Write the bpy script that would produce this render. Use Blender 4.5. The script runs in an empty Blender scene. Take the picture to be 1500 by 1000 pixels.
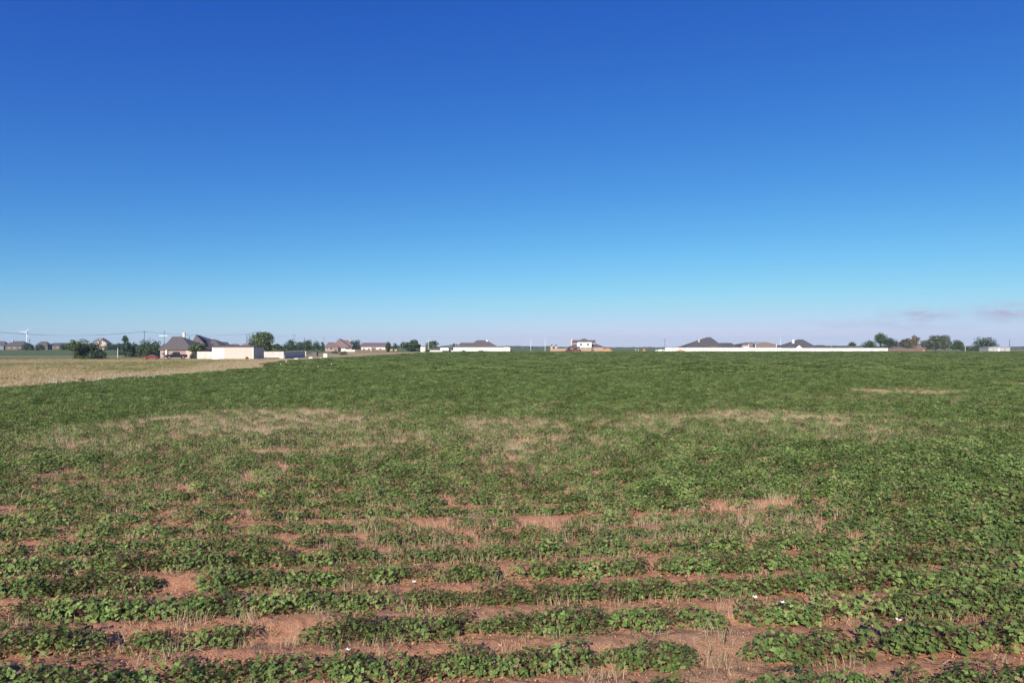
import bpy, math, random
import numpy as np
from mathutils import Vector, Matrix
random.seed(7); RNG = np.random.default_rng(11)
R = math.radians
sc = bpy.context.scene
COL = sc.collection
F = 1000.0; HC = 3.7; YH = 509.0          # focal length in photo pixels, eye height, horizon row

# ---------------------------------------------------------------- terrain
def ss(a, b, t):
    t = np.clip((np.asarray(t, float)-a)/(b-a), 0, 1); return t*t*(3-2*t)
def gz(x, y):
    return 1.6*ss(235, 345, y) + 0.8*ss(350, 800, y)
def gzf(x, y): return float(gz(x, y))
def lattice(ix, iy, seed):
    h = (ix.astype(np.int64)*374761393 + iy.astype(np.int64)*668265263 + seed*1442695041) & 0xffffffff
    h = ((h ^ (h >> 13))*1274126177) & 0xffffffff
    return ((h ^ (h >> 16)) & 0xffff)/65535.0
def noise(x, y, scale, seed=0, sy=None):
    x = np.asarray(x, float)/scale; y = np.asarray(y, float)/(sy or scale)
    ix = np.floor(x).astype(np.int64); iy = np.floor(y).astype(np.int64); fx = x-ix; fy = y-iy
    fx = fx*fx*(3-2*fx); fy = fy*fy*(3-2*fy)
    a = lattice(ix, iy, seed); b = lattice(ix+1, iy, seed); c = lattice(ix, iy+1, seed); d = lattice(ix+1, iy+1, seed)
    return (a*(1-fx)+b*fx)*(1-fy)+(c*(1-fx)+d*fx)*fy
def fbm(x, y, scale, seed=0, sy=None):
    s = sy or scale
    return 0.5*noise(x, y, scale, seed, s)+0.3*noise(x, y, scale/2.1, seed+5, s/2.1)+0.2*noise(x, y, scale/4.3, seed+9, s/4.3)

# field outline and its thin patches, kept in metres on the ground
def left_edge(y):
    return np.interp(y, [0, 60, 100, 122, 150, 172, 235, 290, 322, 345], [-45, -45, -44, -45, -55, -60, -62, -48, -33, -12])
FIELD_END = 333.0
def patch(px, py, rx, ry, s):
    d = HC*F/(py-YH)
    return ((px-750)/F*d, d, rx*d/F, ry*d*d/(HC*F), s)
STRAW = [patch(*a) for a in [
    (1330, 572, 150, 5, .6), (1180, 537, 330, 1.6, .5), (1130, 752, 160, 22, .45),    (380, 636, 430, 34, .5), (1100, 620, 340, 28, .5), (740, 640, 190, 30, .5), (650, 598, 560, 14, .34), (1260, 586, 260, 10, .5), (230, 690, 300, 30, .3), (720, 790, 500, 40, .34), (1000, 660, 220, 24, .3),
    (390, 618, 225, 21, 1.0), (300, 628, 120, 8, .6), (120, 630, 90, 8, .45), (740, 622, 95, 15, .85), (1110, 615, 190, 14, .95), (1200, 628, 130, 12, .8),
    (1330, 576, 95, 5, 1.3), (1210, 581, 90, 3, .6), (1500, 565, 60, 5, 1.0), (1080, 590, 120, 4, .45), (760, 660, 95, 11, .8),
    (560, 569, 60, 2, .45), (480, 580, 50, 3, .4), (1400, 551, 110, 1.2, .6), (1060, 596, 40, 2.5, .4), (1000, 536, 260, 1.2, .8),
    (1300, 541, 200, 1.3, .8), (700, 541, 140, .8, .3), (30, 655, 50, 7, .7), (240, 655, 60, 6, .35), (1020, 770, 110, 14, .7), (960, 776, 60, 8, .6),
    (1180, 752, 90, 6, .5), (1060, 965, 110, 28, .5), (1010, 900, 60, 14, .5), (480, 650, 40, 6, .4), (1210, 790, 60, 10, .5), (900, 985, 90, 14, .7), (1480, 985, 40, 14, .6)]]
BARE = [patch(*a) for a in [
    (525, 656, 50, 6, .9), (810, 647, 62, 4, .9), (655, 742, 20, 12, .9), (652, 778, 34, 13, .9), (790, 772, 40, 11, .9), (945, 772, 60, 9, .9),
    (1075, 748, 60, 8, 1.0), (1150, 744, 55, 6, .9), (1195, 695, 22, 7, .9), (1100, 702, 14, 6, .8), (1022, 680, 5, 18, .7), (1095, 680, 10, 6, .7),
    (55, 778, 95, 8, .9), (15, 748, 28, 9, .9), (170, 795, 70, 7, .7), (210, 660, 40, 6, .5), (70, 662, 40, 9, .55), (1212, 782, 20, 12, .9), (1135, 814, 24, 9, .9),
    (838, 819, 40, 5, .9), (1262, 852, 18, 22, .9), (1262, 900, 26, 24, .9), (1230, 925, 40, 8, .6), (1262, 945, 22, 26, .8), (1060, 885, 20, 14, .8), (1180, 905, 12, 16, .6),
    (1160, 975, 14, 20, .9), (1050, 958, 36, 24, .8), (420, 935, 50, 14, .5), (170, 945, 45, 22, .6), (20, 960, 60, 14, .5), (1350, 992, 60, 8, .7), (720, 996, 300, 7, .5),
    (560, 838, 40, 8, .6), (740, 845, 60, 6, .5), (110, 880, 60, 12, .5), (260, 860, 40, 9, .5), (1310, 775, 14, 7, .5), (1435, 805, 16, 6, .6), (1340, 705, 14, 5, .5), (1345, 790, 10, 8, .5),
    (20, 800, 60, 10, .5), (350, 765, 40, 6, .4), (450, 700, 30, 6, .4), (250, 720, 30, 5, .4), (880, 700, 30, 5, .5), (920, 690, 20, 5, .5), (1495, 740, 25, 5, .6)]]
def covered(lst, x, y, k=.55):
    lo, hi = (.7, 1.2) if lst is BARE else (.55, 1.5)
    x = np.asarray(x, float); y = np.asarray(y, float); out = np.zeros_like(x)
    wob = .5+.9*(fbm(x, y, 3.2, 3)+.35*noise(x, y, .5, 21))
    for (cx, cy, rx, ry, s) in lst:
        q = np.sqrt(((x-cx)/rx)**2+((y-cy)/ry)**2)*wob
        out = np.maximum(out, s*(1-ss(lo, hi, q)))
    return out
def mottle(x, y):
    return .35+.65*ss(.34, .60, fbm(x, y, 1.9, 131, .9))
def strawc(x, y): return .80*covered(STRAW, x, y)*mottle(x, y)
def straw(x, y):
    n = fbm(x, y, 9.0, 31, 4.0)
    base = .12+.55*ss(.5, .75, n)
    return np.clip(np.maximum(strawc(x, y), base*.6), 0, 1.1)
def bare(x, y):
    y = np.asarray(y, float)
    n = fbm(x, y, 1.7, 77, .9)
    near = 1-ss(14, 60, y)
    side = ss(-4, -8, x)*near                                    # the thin stand on the left
    thr = .80-.03*near-.02*ss(2, -8, x)*near
    return np.maximum(covered(BARE, x, y), ss(thr, thr+.08, n)*(.75+.2*near))

# ---------------------------------------------------------------- materials
def newmat(name):
    m = bpy.data.materials.new(name); m.use_nodes = True
    nt = m.node_tree; b = nt.nodes['Principled BSDF']; return m, nt, b
def N(nt, t, **kw):
    n = nt.nodes.new(t)
    for k, v in kw.items(): setattr(n, k, v)
    return n
def mixrgb(nt, fac, a, b, blend='MIX'):
    n = N(nt, 'ShaderNodeMix', data_type='RGBA', blend_type=blend)
    for i, v in ((0, fac), (6, a), (7, b)):
        if hasattr(v, 'node'): nt.links.new(v, n.inputs[i])
        elif i == 0: n.inputs[0].default_value = v
        else: n.inputs[i].default_value = (*v, 1)
    return n.outputs[2]
def ramp(nt, v, a, b):
    n = N(nt, 'ShaderNodeMapRange'); nt.links.new(v, n.inputs[0]); n.inputs[1].default_value = a; n.inputs[2].default_value = b
    return n.outputs[0]
def noisetex(nt, vec, scale, detail=4, rough=.6):
    n = N(nt, 'ShaderNodeTexNoise'); n.inputs['Scale'].default_value = scale; n.inputs['Detail'].default_value = detail; n.inputs['Roughness'].default_value = rough
    if vec is not None: nt.links.new(vec, n.inputs['Vector'])
    return n.outputs['Fac']
def plain(name, c, rough=.7, var=.12, scale=1.2, c2=None, bump=0.0, metal=0.0, stripes=None):
    """weathered surface: base colour mixed with a stained second tone, optional courses / ribs"""
    m, nt, b = newmat(name)
    tc = N(nt, 'ShaderNodeTexCoord').outputs['Object']
    f = noisetex(nt, tc, scale, 6)
    c2 = c2 or tuple(v*(1-var*2) for v in c)
    out = mixrgb(nt, ramp(nt, f, .35, .7), c, c2)
    if stripes:
        ax, per, dark = stripes
        w = N(nt, 'ShaderNodeTexWave', wave_type='BANDS', bands_direction=ax); w.inputs['Scale'].default_value = 1.0/per*.314*1.0
        w.inputs['Distortion'].default_value = .3; nt.links.new(tc, w.inputs['Vector'])
        out = mixrgb(nt, ramp(nt, w.outputs['Fac'], .0, .25), tuple(v*dark for v in c), out)
    nt.links.new(out, b.inputs['Base Color'])
    b.inputs['Roughness'].default_value = rough; b.inputs['Metallic'].default_value = metal
    if bump:
        bp = N(nt, 'ShaderNodeBump'); bp.inputs['Strength'].default_value = bump; bp.inputs['Distance'].default_value = .03
        nt.links.new(noisetex(nt, tc, scale*12, 3), bp.inputs['Height']); nt.links.new(bp.outputs[0], b.inputs['Normal'])
    return m
def foliage(name, a, c, trans=.25, rough=.55, attr='var', obj=.0, dead=None, spec=.5):
    """leaf material: each leaf (face attribute) and each plant (object random) has its own green"""
    m, nt, b = newmat(name)
    at = N(nt, 'ShaderNodeAttribute', attribute_name=attr)
    col = mixrgb(nt, at.outputs['Fac'], a, c)
    if dead:
        col = mixrgb(nt, ramp(nt, at.outputs['Fac'], .95, .96), col, dead)
    if obj:
        oi = N(nt, 'ShaderNodeObjectInfo').outputs['Random']
        hs = N(nt, 'ShaderNodeHueSaturation'); nt.links.new(col, hs.inputs['Color'])
        r1 = N(nt, 'ShaderNodeMapRange'); nt.links.new(oi, r1.inputs[0]); r1.inputs[3].default_value = 1-obj; r1.inputs[4].default_value = 1+obj
        nt.links.new(r1.outputs[0], hs.inputs['Value']); col = hs.outputs[0]
    nt.links.new(col, b.inputs['Base Color']); b.inputs['Roughness'].default_value = rough
    b.inputs['Specular IOR Level'].default_value = spec
    tr = N(nt, 'ShaderNodeBsdfTranslucent'); nt.links.new(col, tr.inputs[0])
    mx = N(nt, 'ShaderNodeMixShader'); mx.inputs[0].default_value = trans
    nt.links.new(b.outputs[0], mx.inputs[1]); nt.links.new(tr.outputs[0], mx.inputs[2])
    nt.links.new(mx.outputs[0], nt.nodes['Material Output'].inputs[0])
    return m
M = dict(
    cotton=foliage('cotton leaf', (.066, .122, .028), (.215, .285, .082), .28, .6, obj=.28, dead=(.27, .19, .10), spec=.25),
    stem=plain('cotton stem', (.16, .075, .045), .8, .2, 20),
    straw=foliage('dry straw', (.38, .30, .17), (.58, .48, .31), .25, .8, obj=.15, spec=.1),
    weed=foliage('weed blade', (.07, .12, .04), (.17, .19, .08), .25, .7, obj=.15, spec=.2),
    meadow=foliage('meadow grass', (.36, .265, .135), (.56, .44, .26), .3, .8, obj=.2, spec=.1),
    meadow_green=foliage('meadow green grass', (.13, .17, .05), (.27, .28, .11), .3, .8, obj=.15, spec=.1),
    leaf_dark=foliage('dark tree leaf', (.022, .045, .018), (.055, .09, .032), .2),
    leaf_mid=foliage('mid tree leaf', (.045, .075, .025), (.11, .15, .045), .25),
    leaf_grey=foliage('grey green tree leaf', (.055, .075, .045), (.12, .14, .085), .2),
    leaf_autumn=foliage('browning tree leaf', (.09, .075, .035), (.27, .15, .07), .25),
    leaf_olive=foliage('olive tree leaf with rust', (.06, .07, .03), (.17, .12, .055), .25),
    leaf_pine=foliage('conifer needle', (.02, .045, .022), (.045, .085, .035), .1),
    bark=plain('bark', (.12, .09, .065), .9, .25, 4, bump=.5),
    brick=plain('pink brown brick', (.36, .235, .20), .85, .15, 3, c2=(.28, .175, .15), stripes=('Z', .3, .8)),
    dark_brick=plain('dark brown brick', (.13, .095, .08), .85, .15, 3),
    slate_wall=plain('blue grey siding', (.12, .15, .19), .8, .1, 2),
    brick_pale=plain('pale brick', (.52, .42, .37), .85, .1, 2),
    brick_red=plain('orange red brick', (.42, .17, .10), .85, .15, 2.5, stripes=('Z', .3, .8)),
    brick_tan=plain('tan brick', (.42, .27, .19), .85, .15, 2.5, stripes=('Z', .3, .85)),
    shingle=plain('brown grey shingle', (.125, .108, .105), .9, .2, 2.5, c2=(.085, .072, .07), bump=.4, stripes=('Z', .25, .8)),
    shingle_dark=plain('charcoal shingle', (.085, .08, .088), .9, .2, 2.5, c2=(.06, .057, .062), bump=.4, stripes=('Z', .25, .8)),
    shingle_red=plain('red brown shingle', (.19, .125, .115), .9, .15, 2.5, c2=(.18, .115, .105), bump=.4),
    metal_roof=plain('purple brown metal roof', (.19, .125, .14), .5, .1, 1, stripes=('X', .6, .8)),
    metal_tan=plain('cream ribbed metal', (.50, .42, .36), .6, .05, 1.0, stripes=('X', .5, .86)),
    metal_brown=plain('brown ribbed metal', (.19, .14, .135), .55, .08, 1, stripes=('X', .8, .8)),
    metal_grey=plain('pale grey metal', (.43, .42, .42), .5, .1, 1, stripes=('X', .8, .85)),
    white=plain('white paint', (.80, .79, .77), .6, .05, .8),
    white_wall=plain('white concrete panel', (.66, .64, .60), .8, .06, .9, c2=(.50, .47, .42)),
    pink_wall=plain('pinkish concrete panel', (.60, .52, .47), .85, .1, .7, c2=(.48, .41, .37)),
    cream=plain('cream plaster', (.70, .62, .52), .8, .06, 1),
    trim=plain('dark trim', (.10, .08, .075), .6, .1, 2),
    cedar=plain('weathered brown boards', (.19, .125, .095), .85, .15, 3, stripes=('X', .5, .7)),
    glass=plain('window glass', (.03, .035, .045), .08, .1, 1),
    dark_red=plain('dark red car paint', (.13, .022, .022), .3, .03, 1),
    red_paint=plain('red car paint', (.20, .012, .02), .25, .03, 1),
    dark_paint=plain('dark car paint', (.022, .02, .03), .22, .03, 1),
    white_paint=plain('white car paint', (.78, .78, .77), .3, .03, 1),
    chrome=plain('chrome', (.75, .75, .76), .15, .03, 1, metal=.9),
    tyre=plain('rubber', (.02, .02, .02), .8, .1, 4),
    pole=plain('pole wood', (.13, .10, .08), .9, .2, 3),
    wire=plain('wire', (.10, .10, .11), .5, .05, 1),
    steel=plain('pale steel', (.72, .73, .75), .4, .04, 1),
    dirt=plain('orange dirt', (.46, .23, .13), .95, .15, 2, bump=.8),
    gravel=plain('pale gravel', (.46, .41, .33), .95, .15, .6),
    litter=plain('white litter', (.7, .68, .63), .8, .1, 5),
    green_box=plain('pale green box', (.50, .58, .50), .6, .05, 2),
    petal=plain('white petal', (.82, .80, .72), .6, .03, 4),
)

# ---------------------------------------------------------------- mesh helpers
class MB:
    def __init__(s): s.v = []; s.f = []
    def poly(s, pts, faces):
        o = len(s.v); s.v += [tuple(p) for p in pts]; s.f += [tuple(o+i for i in f) for f in faces]; return s
    def box(s, x0, x1, y0, y1, z0, z1, bev=0):
        if bev:
            b = bev; ring = [(x0+b, y0), (x1-b, y0), (x1, y0+b), (x1, y1-b), (x1-b, y1), (x0+b, y1), (x0, y1-b), (x0, y0+b)]
            s.prism([(p[0], p[1]) for p in ring], z0, z1); return s
        return s.poly([(x0, y0, z0), (x1, y0, z0), (x1, y1, z0), (x0, y1, z0), (x0, y0, z1), (x1, y0, z1), (x1, y1, z1), (x0, y1, z1)],
                      [(0, 3, 2, 1), (4, 5, 6, 7), (0, 1, 5, 4), (1, 2, 6, 5), (2, 3, 7, 6), (3, 0, 4, 7)])
    def prism(s, ring, z0, z1):
        n = len(ring); return s.poly([(x, y, z0) for x, y in ring]+[(x, y, z1) for x, y in ring],
            [tuple(reversed(range(n))), tuple(range(n, 2*n))]+[(i, (i+1) % n, n+(i+1) % n, n+i) for i in range(n)])
    def side(s, prof, y0, y1):      # profile in x,z extruded across y
        n = len(prof); return s.poly([(x, y0, z) for x, z in prof]+[(x, y1, z) for x, z in prof],
            [tuple(range(n)), tuple(reversed(range(n, 2*n)))]+[(i, n+i, n+(i+1) % n, (i+1) % n) for i in range(n)])
    def tube(s, a, b, r0, r1, n=8):
        a = Vector(a); b = Vector(b); d = (b-a).normalized()
        u = d.orthogonal().normalized(); w = d.cross(u); pts = []
        for c, r in ((a, r0), (b, r1)):
            pts += [c+(u*math.cos(2*math.pi*i/n)+w*math.sin(2*math.pi*i/n))*r for i in range(n)]
        return s.poly(pts, [tuple(reversed(range(n))), tuple(range(n, 2*n))]+[(i, (i+1) % n, n+(i+1) % n, n+i) for i in range(n)])
    def hip(s, x0, x1, y0, y1, ze, A, B, t=.22):
        """solid hip roof over an eave rectangle, ridge from A to B (may be gable ends if A/B sit on the rectangle edge)"""
        p = [(x0, y0, ze), (x1, y0, ze), (x1, y1, ze), (x0, y1, ze), (x0, y0, ze-t), (x1, y0, ze-t), (x1, y1, ze-t), (x0, y1, ze-t), tuple(A), tuple(B)]
        base = [(7, 6, 5, 4), (0, 4, 5, 1), (1, 5, 6, 2), (2, 6, 7, 3), (3, 7, 4, 0)]
        if abs(A[0]-B[0]) > abs(A[1]-B[1]): top = [(0, 1, 9, 8), (1, 2, 9), (2, 3, 8, 9), (3, 0, 8)]
        else: top = [(0, 1, 8), (1, 2, 9, 8), (2, 3, 9), (3, 0, 8, 9)]
        return s.poly(p, base+top)
    def build(s, name, mat, parent=None, smooth=False, link=True):
        me = bpy.data.meshes.new(name); me.from_pydata(s.v, [], s.f); me.materials.append(mat)
        import bmesh
        bm = bmesh.new(); bm.from_mesh(me); bmesh.ops.recalc_face_normals(bm, faces=bm.faces); bm.to_mesh(me); bm.free()
        if smooth: me.polygons.foreach_set('use_smooth', [True]*len(me.polygons))
        o = bpy.data.objects.new(name, me)
        if link: COL.objects.link(o)
        if parent: o.parent = parent
        return o
def tag(o, label=None, cat=None, group=None, kind=None):
    if label: o['label'] = label
    if cat: o['category'] = cat
    if group: o['group'] = group
    if kind: o['kind'] = kind
    return o
def empty(name, loc, label, cat, group=None, rz=0):
    o = bpy.data.objects.new(name, None); COL.objects.link(o); o.location = loc; o.rotation_euler = (0, 0, rz); o.empty_display_size = .3
    return tag(o, label, cat, group)
def soup(name, V, nv, mat, var=None, parent=None, link=True, smooth=False):
    """V: (nfaces*nv,3) vertices of separate nv-gons with one colour value each"""
    V = np.asarray(V, np.float32).reshape(-1, 3); nf = len(V)//nv
    me = bpy.data.meshes.new(name); me.vertices.add(len(V)); me.vertices.foreach_set('co', V.ravel())
    me.loops.add(len(V)); me.loops.foreach_set('vertex_index', np.arange(len(V), dtype=np.int32))
    me.polygons.add(nf); me.polygons.foreach_set('loop_start', np.arange(0, len(V), nv, dtype=np.int32))
    me.materials.append(mat)
    if var is None: var = RNG.random(nf)
    a = me.attributes.new('var', 'FLOAT', 'FACE'); a.data.foreach_set('value', np.asarray(var, np.float32))
    me.update(calc_edges=True); me.validate()
    o = bpy.data.objects.new(name, me)
    if link: COL.objects.link(o)
    if parent: o.parent = parent
    return o
def rand_dirs(n):
    v = RNG.normal(size=(n, 3)); return v/np.linalg.norm(v, axis=1, keepdims=True)
def frames(nrm):
    up = np.where(np.abs(nrm[:, 2:3]) > .9, np.array([[1., 0, 0]]), np.array([[0, 0, 1.]]))
    t = np.cross(up, nrm); t /= np.linalg.norm(t, axis=1, keepdims=True)
    b = np.cross(nrm, t); an = RNG.random((len(nrm), 1))*2*np.pi
    return t*np.cos(an)+b*np.sin(an), -t*np.sin(an)+b*np.cos(an)
# cluster shapes: a leaf outline per face (7-gon, lobed)
LOBE = np.array([(0, -.42), (.46, -.44), (.56, .20), (.15, .06), (0, .66), (-.15, .06), (-.56, .20), (-.46, -.44)])
DIAM = np.array([(-.5, -.2), (0, -.5), (.5, .1), (.1, .5)])
def leaves(C, nrm, size, shape):
    t, b = frames(nrm); k = len(shape)
    V = C[:, None, :] + size[:, None, None]*(t[:, None, :]*shape[None, :, :1] + b[:, None, :]*shape[None, :, 1:])
    return V

# ---------------------------------------------------------------- placing by what the photo shows
class Place:
    """a spot at distance d whose base meets the ground; X/Z give local metres of a photo column/row at depth d+ly"""
    def __init__(s, px, d, z=None):
        s.d = d; s.x0 = (px-750)/F*d; s.z0 = gzf(s.x0, d) if z is None else z
    @property
    def loc(s): return (s.x0, s.d, s.z0)
    def X(s, px, ly=0): return (px-750)/F*(s.d+ly)-s.x0
    def Z(s, py, ly=0): return HC+(YH-py)/F*(s.d+ly)-s.z0

# ================================================================ GROUND
def build_ground():
    fine = np.radians(np.linspace(-47, 47, 430)); coarse = np.radians(np.linspace(47, 313, 46)[1:-1])
    ang = np.concatenate([fine, coarse])
    r = [.6]
    while r[-1] < 70: r.append(r[-1]*1.0062+.004)
    while r[-1] < 7000: r.append(r[-1]*1.02)
    r = np.array(r); nr, na = len(r), len(ang)
    A, Rr = np.meshgrid(ang, r)
    x = (Rr*np.sin(A)).ravel(); y = (Rr*np.cos(A)).ravel()
    z = gz(x, y).copy()
    # furrows, clods and ruts near the camera
    v = -x*SA+y*CA
    nearw = np.exp(-(np.hypot(x, y)/38.)**2)
    infield = (x > left_edge(y)+.5) & (y < FIELD_END)
    z += nearw*infield*(.055*np.cos(2*np.pi*(v-ROW0)/PITCH) + .05*(fbm(x, y, .55, 41)-.5) + .05*(noise(x, y, .11, 43)-.5)+.04*(fbm(x, y, 2.4, 48)-.5)+.035*(noise(x, y, .05, 44)-.5))
    verts = np.stack([x, y, z], 1).astype(np.float32)
    verts = np.vstack([verts, [[0, 0, 0]]]).astype(np.float32)
    i = np.arange(nr-1)[:, None]; j = np.arange(na)[None, :]; j2 = (j+1) % na
    q = np.stack([i*na+j, i*na+j2, (i+1)*na+j2, (i+1)*na+j], -1).reshape(-1, 4)[:, ::-1]
    tri = np.stack([np.full(na, nr*na), np.arange(na), (np.arange(na)+1) % na], -1)[:, ::-1]
    me = bpy.data.meshes.new('ground'); me.vertices.add(len(verts)); me.vertices.foreach_set('co', verts.ravel())
    lv = np.concatenate([q.ravel(), tri.ravel()]).astype(np.int32); me.loops.add(len(lv)); me.loops.foreach_set('vertex_index', lv)
    ls = np.concatenate([np.arange(len(q))*4, len(q)*4+np.arange(len(tri))*3]).astype(np.int32)
    me.polygons.add(len(ls)); me.polygons.foreach_set('loop_start', ls)
    # what covers the soil, by place
    soil = np.array([.60, .305, .178]); tan = np.array([.44, .35, .21]); crop = np.array([.085, .12, .04])
    mead = np.array([.44, .33, .19]); lawn = np.array([.115, .145, .055]); farg = np.array([.10, .14, .055]); pale = np.array([.68, .58, .43])
    x = verts[:, 0]; y = verts[:, 1]
    def mix(a, b, w): return a*(1-w[:, None])+b*w[:, None]
    c = np.repeat(soil[None], len(x), 0)
    st = straw(x, y)
    c = mix(c, tan, np.clip(st*.9-.10, 0, .6))
    c = mix(c, crop, ss(80, 220, y)*.65)
    le = left_edge(y)
    out = ss(.8, -.8, x-le)
    m = np.repeat(mead[None], len(x), 0)
    m = mix(m, lawn*1.5, ss(.42, .62, fbm(x, y, 60, 91, 22))*.75)
    m = mix(m, pale, ss(12, 2, le-x)*.65*ss(.3, .6, fbm(x, y, 14, 92))*(y < 230))
    m = mix(m, np.array([.48, .33, .20]), ss(.5, .7, fbm(x, y, 40, 93, 9))*.6)
    yard = ss(212, 222, y)
    m = mix(m, mix(np.repeat(lawn[None], len(x), 0), mead, ss(-150, -100, x)*.75), yard)
    far = ss(262, 275, y)*ss(-75, -95, x)
    m = mix(m, farg, far)
    c = mix(c, m, out)
    beyond = ss(FIELD_END, FIELD_END+2, y)
    bf = np.repeat(np.array([.24, .22, .12])[None], len(x), 0)
    bf = mix(bf, farg, ss(.4, .5, fbm(x, y, 500, 95, 160)))
    c = mix(c, bf, beyond*(1-far)); c = np.clip(c, 0, 1)
    at = me.attributes.new('gcol', 'FLOAT_COLOR', 'POINT'); at.data.foreach_set('color', np.hstack([c, np.ones((len(c), 1))]).astype(np.float32).ravel())
    me.update(calc_edges=True); me.validate()
    me.polygons.foreach_set('use_smooth', [True]*len(me.polygons))
    m_, nt, b = newmat('soil and field cover')
    a = N(nt, 'ShaderNodeAttribute', attribute_name='gcol'); tc = N(nt, 'ShaderNodeTexCoord').outputs['Object']
    n1 = noisetex(nt, tc, .35, 8, .65); n2 = noisetex(nt, tc, 7, 6, .7); n3 = noisetex(nt, tc, 45, 4, .7)
    col = mixrgb(nt, ramp(nt, n1, .35, .7), a.outputs['Color'], (1.16, 1.12, 1.08), 'MULTIPLY')
    col = mixrgb(nt, ramp(nt, n2, .62, .30), col, (.80, .76, .74), 'MULTIPLY')
    col = mixrgb(nt, ramp(nt, n3, .66, .78), col, (1.35, 1.38, 1.4), 'MULTIPLY')
    nt.links.new(col, b.inputs['Base Color']); b.inputs['Roughness'].default_value = .95; b.inputs['Specular IOR Level'].default_value = .15
    bp = N(nt, 'ShaderNodeBump'); bp.inputs['Strength'].default_value = 1.0; bp.inputs['Distance'].default_value = .06
    ad = N(nt, 'ShaderNodeMath', operation='ADD'); nt.links.new(n2, ad.inputs[0]); nt.links.new(n3, ad.inputs[1])
    nt.links.new(ad.outputs[0], bp.inputs['Height']); nt.links.new(bp.outputs[0], b.inputs['Normal'])
    me.materials.append(m_)
    o = bpy.data.objects.new('ground', me); COL.objects.link(o); tag(o, kind='structure')
ROWA = R(5.6); SA, CA = math.sin(ROWA), math.cos(ROWA); PITCH = 1.05; ROW0 = 7.35
build_ground()

# ================================================================ CROP
def plant_mesh(k, nleaf=46, h=.40, r=.27, ls=1.):
    """one bushy cotton plant: leaves on a loose dome, larger ones lower, upturned to the light"""
    th = RNG.random(nleaf)*2*np.pi; u = RNG.random(nleaf)**.7
    zz = h*(.18+.82*u)*(.9+.2*RNG.random(nleaf)); rr = r*np.sqrt(np.clip(1.05-(u*.93)**2, .03, 1))*(.45+.6*RNG.random(nleaf)**.6)
    C = np.stack([rr*np.cos(th)*1.25, rr*np.sin(th)*.80, zz], 1)
    nrm = np.stack([np.cos(th)*.55, np.sin(th)*.55, np.full(nleaf, .75)], 1)+RNG.normal(size=(nleaf, 3))*.33
    nrm += np.array([-.12, -.35, .0]); nrm /= np.linalg.norm(nrm, axis=1, keepdims=True)
    size = (.030+.044*RNG.random(nleaf)**1.7)*(1.12-.3*u)*ls
    V = leaves(C, nrm, size, LOBE)
    # cup the blade a little so each leaf catches light unevenly
    V[:, [0, 4], :] -= nrm[:, None, :]*(size[:, None, None]*.12)
    V[:, [2, 6], :] -= nrm[:, None, :]*(size[:, None, None]*.10)
    return V.reshape(-1, 3), C
NV = 10
leafmesh = []; stemmesh = []
for k in range(NV):
    h = .25+.014*k; V, C = plant_mesh(k, 120+7*k, h, .24+.010*k)
    lo = soup('leaves', V, 8, M['cotton'], link=False); leafmesh.append(lo.data)
    mb = MB(); mb.tube((0, 0, -.03), (.01, .01, h*.75), .007, .004, 5)
    for c in C[::4]: mb.tube((0, 0, max(.03, c[2]*.45)), tuple(c), .0035, .002, 4)
    so = mb.build('stem', M['stem'], link=False); stemmesh.append(so.data)
# tufts of standing straw and small weeds
def blades(n, h, spread, w, lean=.35):
    a = RNG.random(n)*2*np.pi; rad = spread*np.sqrt(RNG.random(n)); B = np.stack([rad*np.cos(a), rad*np.sin(a), np.full(n, -.02)], 1)
    hh = h*(.45+.65*RNG.random(n)); L = RNG.normal(size=(n, 2))*lean*hh[:, None]
    T = B+np.stack([L[:, 0], L[:, 1], hh], 1); Mid = B*.5+T*.5-np.stack([L[:, 0], L[:, 1], np.zeros(n)], 1)*.18
    p = RNG.random(n)*np.pi; W = np.stack([np.cos(p), np.sin(p), np.zeros(n)], 1)*w*.5
    V = np.stack([B-W, B+W, Mid+W*.8, T+W*.15, T-W*.15, Mid-W*.8], 1)
    return V.reshape(-1, 3)
SRC = {}
def source(name, objs):
    c = bpy.data.collections.new(name)
    for o in objs: c.objects.link(o)
    SRC[name] = c; return c
def src_obj(prefix, i, mesh_or_obj):
    if isinstance(mesh_or_obj, bpy.types.Mesh): o = bpy.data.objects.new('%s_%02d' % (prefix, i), mesh_or_obj)
    else: o = mesh_or_obj; o.name = '%s_%02d' % (prefix, i)
    return o
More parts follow.
